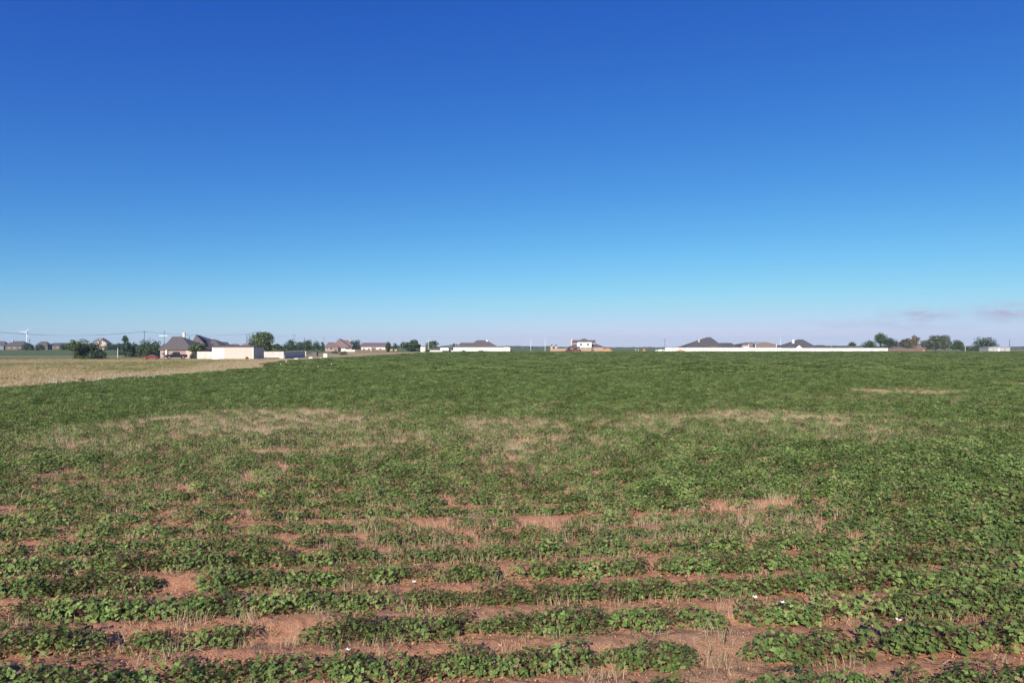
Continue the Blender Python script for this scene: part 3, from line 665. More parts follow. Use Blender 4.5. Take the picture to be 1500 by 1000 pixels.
# --- yard walls
def wall(name, label, px0, px1, d0, d1, ytop, mat, group='pale precast yard walls', step=3.0, th=.14, height=None):
    a = Vector(((px0-750)/F*d0, d0, 0)); b = Vector(((px1-750)/F*d1, d1, 0)); L = (b-a).length; ang = math.atan2(b.y-a.y, b.x-a.x)
    z = gzf(a.x, a.y); e = empty(name, (a.x, a.y, z), label, 'wall', group, ang); h = height or HC+(YH-ytop)/F*d0-z
    m = MB(); c = MB(); n = max(1, round(L/step)); st = L/n
    for i in range(n):
        t0 = i*st; za = gzf(a.x, a.y+(b.y-a.y)*(t0/L))-z
        m.box(t0+.12, t0+st-.12, -th/2, th/2, za-.15, za+h-.06)
        c.box(t0+.14, t0+st-.14, -th/2-.03, th/2+.03, za+h-.06, za+h)
    m.build('wall_panel', M[mat], e); c.build('coping', M[mat], e)
    for i in range(n+1):
        za = gzf(a.x, a.y+(b.y-a.y)*(i/n))-z; q = MB(); q.box(i*st-.12, i*st+.12, -.13, .13, za-.15, za+h+.05); q.build('post', M[mat], e)
    return e
wall('yard_wall', 'pale wall between the big house and the cream shed', 289.5, 311.5, 226, 226, 514.8, 'pink_wall')
wall('yard_wall', 'pale pinkish wall right of the cream shed, partly in its shadow', 371, 415.2, 231, 231, 514.8, 'pink_wall')
wall('yard_wall', 'shaded side wall running back from the corner of the pinkish wall', 415.6, 446.5, 232, 258, 514.8, 'pink_wall', height=2.35)
wall('yard_wall', 'pale low wall far behind the shaded side wall', 433, 448, 262, 262, 514.4, 'pink_wall', height=2.0)
p = Place(460, 268); e = empty('storage_box', p.loc, 'dark blue grey storage box at the end of the shaded wall', 'storage box')
MB().box(p.X(456), p.X(464), 0, 2.2, 0, p.Z(515.6), .1).build('body', M['trim'], e); MB().box(p.X(455.8), p.X(464.2), -.1, 2.3, p.Z(515.6)+.001, p.Z(515.1)).build('lid', M['shingle_dark'], e)
for px, y0, y1, d, w, l in [(455, 522.8, 526, 215, 5.5, 'low white crate in dry grass below the shaded wall'), (469.5, 524, 526.5, 214, 2.4, 'small cream crate in dry grass, right of the white one'), (434, 524.6, 526, 216, 6, 'flat pale slab lying in the grass below the shaded wall')]:
    p = Place(px, d); e = empty('crate' if w != 6 else 'concrete_slab', p.loc, l, 'crate' if w != 6 else 'slab'); hw = w/2*d/F; h = (y1-y0)*d/F
    MB().box(-hw, hw, 0, hw*1.6, 0, h, .04).build('body', M['litter'], e); MB().box(-hw-.03, hw+.03, -.03, hw*1.6+.03, h+.001, h+.05).build('lid', M['cream'], e)
p = Place(476.5, 250); e = empty('utility_cabinet', p.loc, 'pale utility cabinet with greenish side in dry grass', 'utility cabinet')
MB().box(p.X(473.8), p.X(477), 0, 1.3, 0, p.Z(518)).build('cabinet_door', M['cream'], e); MB().box(p.X(477.02), p.X(479.5), .02, 1.28, 0, p.Z(518.3)).build('cabinet_body', M['green_box'], e); MB().box(p.X(473.6), p.X(479.7), -.05, 1.35, p.Z(518)+.001, p.Z(517.6)).build('lid', M['cream'], e)
for px, yb, yt, l in [(419.3, 533, 528.2, 'white marker stake at the left end of the crop edge line'), (411.5, 537, 533.8, 'short white marker stake nearest the meadow corner'), (485.5, 537, 533.5, 'white marker stake with round cap farthest right in the crop edge'),
                      (440.5, 539, 536.4, 'short white marker stake, first of the middle three'), (447, 539, 536.4, 'short white marker stake, last of the middle three'), (466, 540, 537.3, 'low white marker stake between the middle ones and the capped one'), (417, 525, 521, 'white marker post against the shaded wall')]:
    d = HC*F/(yb-YH); p = Place(px, d); e = empty('marker_stake', p.loc, l, 'stake', 'white marker stakes'); h = (yb-yt)*d/F+.15; MB().tube((0, 0, -.1), (0, 0, h-.12), .045, .045).build('stake', M['white'], e); MB().tube((0, 0, h-.12), (0, 0, h), .09, .06).build('cap', M['white'], e)

# --- pink house with brown roofs
p = Place(495, 372); e = empty('pink_house', p.loc, 'pinkish brick house with stepped red brown gables beyond the shrubs', 'house')
ze = p.Z(508.2)
MB().box(p.X(476), p.X(495), .4, 14, 0, ze-.2).build('wall', M['brick'], e); MB().box(p.X(495.2), p.X(513), 3, 15, 0, ze-.2).build('wall', M['brick'], e)
r = MB(); r.hip(p.X(475), p.X(496), 0, 15, ze, (p.X(481, 7), 7, p.Z(501, 7)), (p.X(489, 7), 7, p.Z(501, 7))); rf = r.build('roof', M['shingle_red'], e)
r = MB(); r.hip(p.X(484), p.X(511), 2, 20, ze-.02, (p.X(496.5, 8), 8, p.Z(496, 8)), (p.X(499, 15), 15, p.Z(496, 15))); r.build('roof', M['shingle_red'], e)
r = MB(); r.hip(p.X(500, 9), p.X(514.5, 9), 9, 19, p.Z(503.5), (p.X(501.5, 14), 14, p.Z(498, 14)), (p.X(511, 14), 14, p.Z(498, 14))); r.build('roof', M['shingle_red'], e)
MB().box(p.X(501, 10), p.X(513.5, 10), 9.5, 18.5, ze-.1, p.Z(503.7)).build('upper_wall', M['cream'], e)
chimney(rf, p.X(512.5, 13), 13, p.Z(503.5, 13), p.Z(497, 13), .8, 'brick_pale')
door(e, p.X(499.5), 2.98, .05, 9*p.d/F, 2.1, 'white'); win(e, p.X(485), .4, .9, 1.8, 1.2); win(e, p.X(479.5), .4, .9, 1.1, 1.2); win(e, p.X(508), 9.5, p.Z(507), 1.6, .9)
p = Place(515, 350); e = empty('garden_wall', p.loc, 'low pale garden wall in front of the pink house', 'wall')
MB().box(p.X(505), p.X(525), 0, .3, -.1, p.Z(512.3)).build('wall_panel', M['cream'], e); MB().box(p.X(504.8), p.X(525.2), -.05, .35, p.Z(512.3)+.001, p.Z(512)).build('coping', M['pink_wall'], e)
# --- long barn
p = Place(548, 362); e = empty('long_barn', p.loc, 'long low building with purple brown roof and cream walls', 'barn')
ze = p.Z(507.4); MB().box(p.X(529), p.X(566.3), .4, 9, 0, ze-.2).build('wall', M['cream'], e)
r = MB(); x0, x1 = p.X(527), p.X(568); r.hip(x0, x1, 0, 10, ze, (x0+.6, 5, p.Z(501.8, 5)), (x1-.3, 5, p.Z(501.8, 5))); r.build('roof', M['metal_roof'], e)
for px in (533, 540, 557): win(e, p.X(px), .4, .8, 1.2, 1.0)
door(e, p.X(547), .4, .02, 2.4, 2.1, 'cedar', 'barn_door')
def boards(name, label, px0, px1, d, ytop, mat='cedar', gate=None):
    p = Place(px0, d); e = empty(name, p.loc, label, 'fence'); L = p.X(px1); h = p.Z(ytop); m = MB(); n = max(4, int(L/.35))
    for i in range(n): m.box(i*L/n+.01, (i+1)*L/n-.01, -.02+.01*(i % 2), .02+.01*(i % 2), -.05, h-.04*((i*7) % 3)/2)
    m.build('boards', M[mat], e); k = max(2, int(L/3))
    for i in range(k+1): MB().box(i*L/k-.06, i*L/k+.06, .05, .17, -.05, h+.03).build('post', M[mat], e)
    MB().box(0, L, .032, .049, h*.3, h*.3+.1).build('rail', M[mat], e)
boards('board_fence', 'low dark board fence below the long barn', 520, 543, 349, 512)
boards('board_fence', 'brown slatted fence at the right half below the long barn', 544, 566, 349, 511.8)
boards('board_fence', 'brown board fence continuing from the end of the white wall', 1300.5, 1350, 338, 510.3)
for px, l in ((573.5, 'cream bale-like box, left one in the gap right of the barn'), (580, 'cream bale-like box, right one in the gap right of the barn')):
    p = Place(px, 346); e = empty('round_bale', p.loc, l.replace('bale-like box', 'straw bale'), 'bale', 'cream straw bales'); r_ = .75
    MB().tube((-.7, 0, r_-.05), (.7, 0, r_-.05), r_, r_, 18).build('bale', M['straw'], e); MB().tube((-.3, 0, r_-.05), (-.2, 0, r_-.05), r_+.012, r_+.012, 18).build('twine', M['trim'], e)
# --- white box and trailer near the field edge
p = Place(619.5, 343); e = empty('pump_house', p.loc, 'small cream flat-roofed hut right of the dark round tree', 'hut')
MB().box(p.X(616), p.X(623), 0, 2.2, 0, p.Z(508.4)).build('wall', M['cream'], e); MB().box(p.X(615.7), p.X(623.3), -.1, 2.3, p.Z(508.4)+.001, p.Z(508)).build('roof', M['white'], e); door(e, p.X(621), 0, .05, .8, 1.9, 'pink_wall', 'door')
p = Place(651, 343); e = empty('cargo_trailer', p.loc, 'white cargo trailer with ribbed side left of the central wall', 'trailer')
x0, x1 = p.X(645), p.X(657); b = MB(); b.side([(x0, .55), (x1, .55), (x1, p.Z(509.6)), (x1-.3, p.Z(509.2)), (x0+.3, p.Z(509.2)), (x0, p.Z(509.6))], 0, 2.1); b.build('body', M['white'], e)
for i in range(5): MB().box(x0+1.4+i*.5, x0+1.5+i*.5, -.03, -.001, .6, 1.5).build('rib', M['metal_grey'], e)
for s in (-.45, .45): MB().tube((s, -.06, .33), (s, .2, .33), .34, .34, 16).build('wheel', M['tyre'], e)
MB().box(x1, x1+.9, .95, 1.1, .45, .56).build('tow_bar', M['trim'], e)
wall('field_wall', 'white wall in front of the grey brown hipped roof near the centre', 664.5, 747, 344, 344, 508.6, 'white_wall', 'white walls at the far edge of the field')
wall('field_wall', 'low cream wall between the hut and the trailer', 623.5, 664, 347, 347, 512.8, 'cream', 'white walls at the far edge of the field')
p = Place(700, 366); e = empty('brown_roof_house', p.loc, 'house with broad grey brown hipped roof behind the central white wall', 'house')
ze = p.Z(508.6); MB().box(p.X(672), p.X(727), .6, 15, 0, ze-.2).build('wall', M['brick_tan'], e)
r = MB(); r.hip(p.X(682), p.X(730), 0, 16, ze, (p.X(699, 8), 8, p.Z(498.2, 8)), (p.X(713, 8), 8, p.Z(498.2, 8))); rf = r.build('roof', M['shingle'], e)
r = MB(); r.hip(p.X(669.5), p.X(700), -1.5, 12, ze-.02, (p.X(675, 5), 5, p.Z(501.8, 5)), (p.X(694, 5), 5, p.Z(501.8, 5))); r.build('roof', M['shingle'], e)
chimney(rf, p.X(713.3, 8), 7, p.Z(502.5, 7), p.Z(498, 7), .85, 'white'); win(e, p.X(690), .6, .9, 1.6, 1.2); win(e, p.X(715), .6, .9, 1.6, 1.2)
p = Place(742, 356); e = empty('garden_hut', p.loc, 'small hut with red brown roof peeking over the central wall end', 'hut')
MB().box(p.X(738.8), p.X(745), 0, 2.5, 0, p.Z(507.8)).build('wall', M['cream'], e); r = MB(); r.hip(p.X(738.4), p.X(745.4), -.2, 2.7, p.Z(507.6), (p.X(740.5, 1.2), 1.2, p.Z(505.8, 1.2)), (p.X(744, 1.2), 1.2, p.Z(505.8, 1.2)), .1); r.build('roof', M['shingle_red'], e)

# --- two-storey house in the centre
p = Place(862, 372); e = empty('two_storey_house', p.loc, 'two-storey house with white upper floor, grey roofs and brick chimney', 'house')
ze = p.Z(508.5)
MB().box(p.X(835), p.X(884), .6, 13, 0, ze-.2).build('wall', M['brick_tan'], e)
r = MB(); r.hip(p.X(833), p.X(887), 0, 14, ze-.1, (p.X(842, 7), 7, p.Z(503.2, 7)), (p.X(873, 7), 7, p.Z(503.2, 7))); rf = r.build('roof', M['shingle'], e)
MB().box(p.X(845.8), p.X(866.4), -.4, 8, ze+.3, p.Z(500.2)).build('upper_wall', M['white'], e)
r = MB(); r.hip(p.X(845), p.X(867.5), -.8, 8.5, p.Z(500), (p.X(855, 3), 3, p.Z(495.8, 3)), (p.X(856, 3), 3, p.Z(495.8, 3))); r.build('roof', M['shingle'], e)
r = MB(); r.hip(p.X(838, 6), p.X(872.5, 6), 6, 13, p.Z(501, 6), (p.X(838.5, 9), 9, p.Z(498, 9)), (p.X(872, 9), 9, p.Z(498, 9))); r.build('roof', M['shingle'], e)
MB().box(p.X(839, 7), p.X(871.5, 7), 6.6, 12.5, ze, p.Z(501, 6)-.3).build('upper_wall', M['brick_pale'], e)
chimney(rf, p.X(837, 5), 5, p.Z(508, 5), p.Z(496.2, 5), 1.0, 'brick_pale')
po = MB(); po.box(p.X(850), p.X(866), -.35, -.05, ze-.25, ze+.29); po.build('porch_beam', M['white'], e)
for px in (850.4, 858, 865.6): MB().box(p.X(px)-.1, p.X(px)+.1, -.33, -.08, 0, ze-.26).build('porch_post', M['white'], e)
for px in (851, 861): win(e, p.X(px), -.4, ze+1.0, 1.5, 1.0, 'metal_grey')
for px in (853, 861): win(e, p.X(px), .6, .3, 2.2, 1.9, 'trim')
def brickwall(label, px0, px1, ytop, mat, d=346):
    p = Place(px0, d); e = empty('brick_wall', p.loc, label, 'wall', 'brick walls round the two-storey house'); L = p.X(px1); h = p.Z(ytop)
    MB().box(.02, L-.02, 0, .3, -.1, h).build('wall_panel', M[mat], e); MB().box(0, L, -.04, .34, h+.001, h+.08).build('coping', M['brick_pale'], e)
    for t in np.linspace(.2, L-.2, max(2, int(L/4)+1)): MB().box(t-.22, t+.22, -.08, -.001, -.1, h-.02).build('pier', M[mat], e)
brickwall('tan brick wall left of the two-storey house', 806, 831, 510.6, 'brick_tan')
brickwall('tan brick wall in front of the two-storey house', 847, 866, 510.4, 'brick_tan')
brickwall('tan brick wall right of the arched opening', 870, 884, 509.2, 'brick_tan')
for px, l in ((808, 'tan pillar with a dark sloping cap, left of the pair over the brick wall'), (814.5, 'tan pillar with a dark sloping cap, right of the pair over the brick wall')):
    p = Place(px, 352); e = empty('gate_pillar', p.loc, l, 'pillar', 'gate pillars'); MB().box(-.45, .45, 0, .9, 0, p.Z(506.5)).build('pillar', M['brick_pale'], e); MB().hip(-.6, .6, -.15, 1.05, p.Z(506.3), (-.1, .45, p.Z(504.2)), (.1, .45, p.Z(504.2)), .1).build('cap', M['shingle_dark'], e)
# arched gate between wall sections
p = Place(868, 346); e = empty('arched_gate', p.loc, 'dark arched gateway in the brick wall', 'gate')
a = MB(); pr = [(-.75, 0), (-.75, .9)]+[(-.75*math.cos(t), .9+.6*math.sin(t)) for t in np.linspace(0, math.pi, 9)]+[(.75, 0)]; a.side(pr, .1, .2); a.build('gate_leaf', M['trim'], e)
# mesh of frame
a = MB(); a.box(-.95, -.76, 0, .32, 0, 1.62); a.box(.76, .95, 0, .32, 0, 1.62); a.box(-.95, .95, 0, .32, 1.621, 1.8); a.build('frame', M['brick_tan'], e)

def pile(name, label, px, wpx, h, d, mat):
    p = Place(px, d); n = 26; k = 9; V = []; rx = wpx/2*d/F
    for j in range(k):
        t = j/(k-1); rad = 1-t; z = h*(1-rad**1.6)
        for i in range(n):
            a = 6.2832*i/n; q = 1+.14*(random.random()-.5)+.1*math.sin(3*a+px); V.append((rx*rad*q*math.cos(a), 1.6*rad*q*math.sin(a), z*(1+.2*(random.random()-.5)) if t < 1 else h))
    f = [(j*n+i, j*n+(i+1) % n, (j+1)*n+(i+1) % n, (j+1)*n+i) for j in range(k-1) for i in range(n)]
    o = MB().poly(V, f).build(name, M[mat]); o.location = p.loc; return tag(o, label, 'dirt pile', 'orange dirt piles')
pile('dirt_pile', 'long orange red dirt pile against the brick wall', 890, 18, 1.85, 341, 'dirt')
pile('dirt_pile', 'low orange dirt pile in front of the long white wall', 997, 18, 1.05, 338, 'dirt')
pile('dirt_pile', 'small lone orange dirt pile in the open gap', 943.5, 7, 1.5, 350, 'dirt')
pile('dirt_pile', 'pale flat heap of sand right of the orange red pile', 907, 12, .35, 341, 'gravel')

# --- long white walls on the right
wall('field_wall', 'longest white wall in front of the dark peaked roof', 974.5, 1144, 343.5, 338, 509.1, 'white_wall', 'white walls at the far edge of the field')
wall('field_wall', 'white wall from the house with the white gable to the brown fence', 1144.6, 1300, 332.6, 333, 510.6, 'white_wall', 'white walls at the far edge of the field', height=1.95)
# --- dark peaked house
p = Place(1040, 362); e = empty('dark_roof_house', p.loc, 'house with the tall pointed charcoal roof behind the longest white wall', 'house')
ze = p.Z(508.6); MB().box(p.X(1008), p.X(1078), .6, 16, 0, ze-.2).build('wall', M['brick_tan'], e)
r = MB(); r.hip(p.X(1004), p.X(1062), 0, 18, ze, (p.X(1035.5, 9), 9, p.Z(493.8, 9)), (p.X(1041, 9), 9, p.Z(493.8, 9))); rf = r.build('roof', M['shingle_dark'], e)
r = MB(); r.hip(p.X(1008), p.X(1046), 3, 14, ze-.01, (p.X(1024, 8), 8, p.Z(497, 8)), (p.X(1032, 8), 8, p.Z(497, 8))); r.build('roof', M['shingle_dark'], e)
r = MB(); r.hip(p.X(1040), p.X(1083), 1, 15, ze-.02, (p.X(1055, 8), 8, p.Z(502, 8)), (p.X(1071, 8), 8, p.Z(502, 8))); r.build('roof', M['shingle_dark'], e)
chimney(rf, p.X(1023.5, 5), 5, p.Z(502, 5), p.Z(496, 5), .85, 'brick_pale')
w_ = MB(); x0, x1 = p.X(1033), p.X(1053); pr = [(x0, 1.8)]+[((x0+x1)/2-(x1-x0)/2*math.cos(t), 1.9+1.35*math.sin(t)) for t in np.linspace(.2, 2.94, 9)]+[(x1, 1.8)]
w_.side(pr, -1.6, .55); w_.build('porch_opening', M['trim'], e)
win(e, p.X(1015), .6, .8, 1.5, 1.2); win(e, p.X(1068), .6, .8, 1.5, 1.2)
p = Place(1092, 352); e = empty('open_carport', p.loc, 'small dark open carport with white roof beside the brown barn', 'carport')
for q in (1089.4, 1096): 
    for y_ in (.1, 3): MB().box(p.X(q)-.06, p.X(q)+.06, y_-.06, y_+.06, 0, p.Z(508.3)).build('post', M['white'], e)
MB().box(p.X(1088.8), p.X(1096.8), -.1, 3.3, p.Z(508.3)+.001, p.Z(507)).build('roof', M['white'], e); MB().box(p.X(1089.8), p.X(1095.6), 3.12, 3.2, 0, p.Z(508.5)).build('back_wall', M['trim'], e)
# --- brown metal barn
p = Place(1113, 366); e = empty('metal_barn', p.loc, 'brown metal barn with a low gable and white trim above the white wall', 'barn')
xl, xr, xm = p.X(1106.5), p.X(1137.5), p.X(1120.5); zr, z1 = p.Z(500.5), p.Z(504.2); dp = 16
sh = p.X(1090.5, 10)-0
b = MB(); b.side([(xl, 0), (xr, 0), (xr, z1), (xm, zr), (xl, p.Z(503.6))], 0, dp); b.build('wall', M['metal_brown'], e)
b = MB(); b.side([(p.X(1090.5), 0), (xl-.05, 0), (xl-.05, p.Z(501.6)), (p.X(1090.5), p.Z(504.6))], 4, dp); b.build('side_bay', M['metal_brown'], e)
r = MB(); r.side([(xl-.1, p.Z(503.6)+.02), (xm, zr+.02), (xr+.15, z1), (xr+.15, z1+.14), (xm, zr+.2), (xl-.1, p.Z(503.6)+.2)], -.2, dp+.2); r.build('roof', M['metal_grey'], e)
r = MB(); r.side([(p.X(1090), p.Z(504.7)), (xl-.11, p.Z(501.7)), (xl-.11, p.Z(501.2)), (p.X(1090), p.Z(504.2))], 3.8, dp+.2); r.build('roof', M['metal_roof'], e)
for xx in (xl-.05, xr-.2): MB().box(xx, xx+.25, -.06, -.001, 0, z1-.05).build('corner_trim', M['white'], e)
MB().box(p.X(1100.2), p.X(1100.8), 3.93, 3.999, 0, p.Z(503.7)).build('corner_trim', M['white'], e)
# --- white gable house
p = Place(1178, 358); e = empty('white_gable_house', p.loc, 'dark roofed house with a small white front gable and white chimney', 'house')
ze = p.Z(509.4); MB().box(p.X(1148), p.X(1222), .6, 14, 0, ze-.2).build('wall', M['brick_pale'], e)
r = MB(); r.hip(p.X(1149), p.X(1199), 0, 16, ze, (p.X(1169, 8), 8, p.Z(497, 8)), (p.X(1176, 8), 8, p.Z(497, 8))); rf = r.build('roof', M['shingle_dark'], e)
r = MB(); r.hip(p.X(1143.5), p.X(1172), 2, 13, ze-.01, (p.X(1154, 7), 7, p.Z(502.7, 7)), (p.X(1164, 7), 7, p.Z(502.7, 7))); r.build('roof', M['shingle_dark'], e)
r = MB(); r.hip(p.X(1185), p.X(1226), 2, 13, ze-.02, (p.X(1197, 7), 7, p.Z(505.2, 7)), (p.X(1206, 7), 7, p.Z(505.2, 7))); r.build('roof', M['shingle_dark'], e)
x0, x1, xm = p.X(1162.5), p.X(1174.5), p.X(1168.5); g = MB(); g.side([(x0, 0), (x1, 0), (x1, ze-.3), (xm, p.Z(505.4)), (x0, ze-.3)], -1.6, 1.5); g.build('gable_wall', M['white'], e)
r = MB(); r.side([(x0-.25, ze-.5), (xm, p.Z(505.4)+.01), (x1+.25, ze-.5), (x1+.25, ze-.3), (xm, p.Z(504.7)), (x0-.25, ze-.3)], -1.75, 3.0); r.build('gable_roof', M['shingle_dark'], e)
for q in (1165.6, 1168.5, 1171.4): win(e, p.X(q), -1.6, ze-1.0, .75, .6, 'white')
chimney(rf, p.X(1161.5, 5), 5, p.Z(503, 5), p.Z(497.4, 5), 1.1, 'white')
# low far houses right
def low_house(name, label, px0, px1, ytop, yeave, d, roof='shingle', wallm='brick_pale', r0=.3, r1=.7, nwin=2, ch=False, cat='house', group=None):
    pc = (px0+px1)/2; p = Place(pc, d); e = empty(name, p.loc, label, cat, group); ze = p.Z(yeave)
    if ze < 1.8: ze = 1.8
    x0, x1 = p.X(px0), p.X(px1); D = max(6, min(14, (x1-x0)*.6)); MB().box(x0+.5, x1-.5, .5, D-.5, 0, ze-.2).build('wall', M[wallm], e)
    zr = max(p.Z(ytop, D/2), ze+1); r = MB(); r.hip(x0, x1, 0, D, ze, (x0+(x1-x0)*r0, D/2, zr), (x0+(x1-x0)*r1, D/2, zr)); rf = r.build('roof', M[roof], e)
    for i in range(nwin): win(e, x0+(x1-x0)*(i+1)/(nwin+1), .5, ze*.35, 1.4, 1.1)
    if ch: chimney(rf, x0+(x1-x0)*r0, D/2-.5, ze, zr+.8, .9)
    return e
low_house('bungalow', 'low grey roofed bungalow just right of the white gable house', 1222, 1246, 506.8, 509.2, 378, 'shingle_dark')
low_house('bungalow', 'low bungalow with wide flat roof below the lone small tree', 1240, 1264, 507.2, 509.2, 372, 'shingle', ch=False)
low_house('bungalow', 'brown roofed bungalow behind the brown board fence', 1309, 1327, 507.2, 511, 350, 'shingle', 'brick_tan')
low_house('garden_hut', 'small orange brick hut at the end of the brown fence', 1344, 1357.5, 509.5, 511.5, 345, 'shingle_red', 'brick_red', nwin=1, cat='hut')
low_house('bungalow', 'grey roofed house right of the lone window gable behind the shed roof line', 318, 334, 500.5, 507, 420, 'shingle_dark', group='roofs showing over the cream shed')
low_house('bungalow', 'flatter grey house roof showing above the middle of the cream shed', 333, 350, 503.5, 508, 410, 'shingle', group='roofs showing over the cream shed')
low_house('bungalow', 'brownish house roof showing above the right end of the cream shed', 349, 368, 503, 508, 400, 'shingle_red', group='roofs showing over the cream shed')
FG = 'far houses on the left horizon'
low_house('bungalow', 'blue grey walled house cut by the left edge of the photo', -12, 8, 499.5, 505.5, 520, 'shingle_dark', 'slate_wall', group=FG)
low_house('far_house', 'dark roofed house with chimney and small white gable, second from the left edge', 4, 37, 499.5, 506, 520, 'shingle_dark', 'dark_brick', .25, .7, 3, True, group=FG)
low_house('far_house', 'dark house right of the wind turbine', 50, 70, 500, 506, 560, 'shingle_dark', 'dark_brick', group=FG)
low_house('far_house', 'long dark roofed house on the horizon left of the bushes', 68, 100, 502, 505.5, 580, 'shingle_dark', 'dark_brick', .15, .85, 3, group=FG)
low_house('far_house', 'pinkish house with a steep roof peeking over the dark bushes', 139, 158, 495.6, 503, 560, 'shingle_dark', 'brick_pale', .45, .6, 2, True, group=FG)
p = Place(149, 552); e = empty('gabled_house', p.loc, 'pale pink gable end in front of the steep roof above the bushes', 'house', FG)
b = MB(); b.side([(p.X(140), 0), (p.X(156.5), 0), (p.X(156.5), p.Z(503)), (p.X(147), p.Z(496)), (p.X(140), p.Z(501))], 0, 5); b.build('wall', M['brick_pale'], e)
r = MB(); r.side([(p.X(139.5), p.Z(501)), (p.X(147), p.Z(496)+.02), (p.X(157), p.Z(503.2)), (p.X(157), p.Z(502.6)), (p.X(147), p.Z(495.4)), (p.X(139.5), p.Z(500.4))], -.3, 5.2); r.build('roof', M['shingle_red'], e); win(e, p.X(148), 0, p.Z(504), 1.6, 1.6)
for i, (px, w, yt, l) in enumerate([(40, 18, 503, 'dark low tree beside the wind turbine'), (60, 12, 505, 'dark low tree in front of the far houses'), (103, 14, 502.5, 'dark low tree left behind the small round tree'), (160, 16, 503, 'dark tree in the gap right of the bushes'),
                                (172, 14, 503, 'second dark tree in the gap, left of the conifer'), (92, 10, 503.5, 'small dark tree at the end of the long far house'), (19, 10, 503.5, 'dark green tree in front of the far chimney house')]):
    T('background_tree', l, px, w, yt, 500+i*8, 'leaf_dark', .02, 'dome', 700, q=.7, group='far trees on the left horizon')
# pale shed on the right
p = Place(1463, 348); e = empty('grey_shed', p.loc, 'pale grey shed with a white door beside the umbrella shaped tree', 'shed')
x0, x1, xm = p.X(1448), p.X(1479.5), p.X(1466); ze = p.Z(509.6); b = MB(); b.box(x0, x1, 0, 7, 0, ze); b.build('wall', M['metal_grey'], e)
r = MB(); r.hip(x0-.2, x1+.2, -.2, 7.2, ze+.2, (p.X(1458, 3.5), 3.5, p.Z(507, 3.5)), (p.X(1477, 3.5), 3.5, p.Z(507, 3.5))); r.build('roof', M['metal_grey'], e)
door(e, p.X(1463), 0, .02, .9, 2.0, 'white', 'door'); win(e, p.X(1455), 0, .8, 1.1, .8); win(e, p.X(1472), 0, .8, 1.1, .8)

# ================================================================ VEHICLES
def vehicle(name, label, cat, px, d, paint, kind, rz, L=4.7, W=1.85, sc_=1.0):
    e = empty(name, Place(px, d).loc, label, cat, None, rz); e.scale = (sc_,)*3
    wr = .36 if kind != 'pickup' else .42; ax = L*.31
    if kind == 'sedan':
        low = [(-L/2, .35), (-L/2, .85), (-L/2+.25, .98), (-.9, 1.0), (.75, .98), (L/2-.35, .85), (L/2, .62), (L/2, .3)]
        cab = [(-1.65, .99), (-1.15, 1.40), (.05, 1.45), (.95, .99)]
    else:
        low = [(-L/2, .42), (-L/2, 1.24), (-.8, 1.26), (L/2-1.5, 1.27), (L/2-.15, 1.18), (L/2, .95), (L/2, .40)]
        cab = [(-1.0, 1.25), (-.85, 1.92), (.6, 1.96), (1.25, 1.26)]
    MB().side(low, -W/2, W/2).build('body', M[paint], e)
    roof = MB(); k = W/2-.12; z = max(c[1] for c in cab)
    g = MB(); n = len(cab); pts = [(x_, -(k if z_ > 1.2 else W/2-.03), z_) for x_, z_ in cab]+[(x_, (k if z_ > 1.2 else W/2-.03), z_) for x_, z_ in cab]
    g.poly(pts, [tuple(range(n)), tuple(reversed(range(n, 2*n)))]+[(i, n+i, n+(i+1) % n, (i+1) % n) for i in range(n)]); g.build('glass_cabin', M['glass'], e)
    (xa, za), (xb, zb) = cab[1], cab[2]; roof.side([(xa-.05, za+.002), (xb+.05, zb+.002), (xb-.05, zb+.06), (xa+.05, za+.06)], -k-.02, k+.02); roof.build('roof_panel', M[paint], e)
    for t in (.42, .0): 
        if kind == 'sedan': MB().box(-t*1.6-.05, -t*1.6+.05, -W/2-.004+.06, W/2-.056, .99, 1.39).build('pillar', M[paint], e)
    if kind == 'pickup':
        MB().box(-L/2+.12, -1.05, -W/2+.12, W/2-.12, 1.25, 1.265).build('bed_liner', M['tyre'], e)
        MB().box(L/2, L/2+.06, -W/2+.25, W/2-.25, .62, 1.0).build('grille', M['chrome'], e)
    for sx in (-ax, ax):
        for sy in (-1, 1):
            w = MB(); w.tube((sx, sy*(W/2-.2), wr), (sx, sy*(W/2+.02), wr), wr, wr, 20); o = w.build('wheel', M['tyre'], e)
            q = MB(); q.tube((sx, sy*(W/2+.021), wr), (sx, sy*(W/2+.035), wr), wr*.6, wr*.55, 12); q.build('rim', M['chrome'], o)
    for sy in (-1, 1):
        MB().box(L/2-.02, L/2+.03, sy*(W/2-.3)-.16, sy*(W/2-.3)+.16, .68, .84).build('headlight', M['steel'], e)
    MB().box(L/2, L/2+.08, -W/2+.05, W/2-.05, .38, .55).build('bumper', M['chrome'] if kind == 'pickup' else M[paint], e)
vehicle('pickup_truck', 'dark pickup truck parked beside the big brick house, hood to the left', 'pickup truck', 258, 223, 'dark_paint', 'pickup', R(212), 5.6, 2.0, 1.16)
vehicle('red_car', 'shiny red car parked on the grass left of the big brick house', 'car', 221, 216.5, 'red_paint', 'sedan', R(188), 4.7)
vehicle('white_car', 'white car parked at the left end of the longest white wall', 'car', 966.5, 343, 'white_paint', 'sedan', R(178), 2.6*1.7)
vehicle('dark_red_car', 'dark red car in front of the two-storey house, left of two', 'car', 834.5, 344.5, 'dark_red', 'sedan', R(10), 4.3)
vehicle('dark_red_pickup', 'dark red pickup in front of the two-storey house, right of two', 'pickup truck', 843, 344.5, 'dark_red', 'pickup', R(175), 5.0)

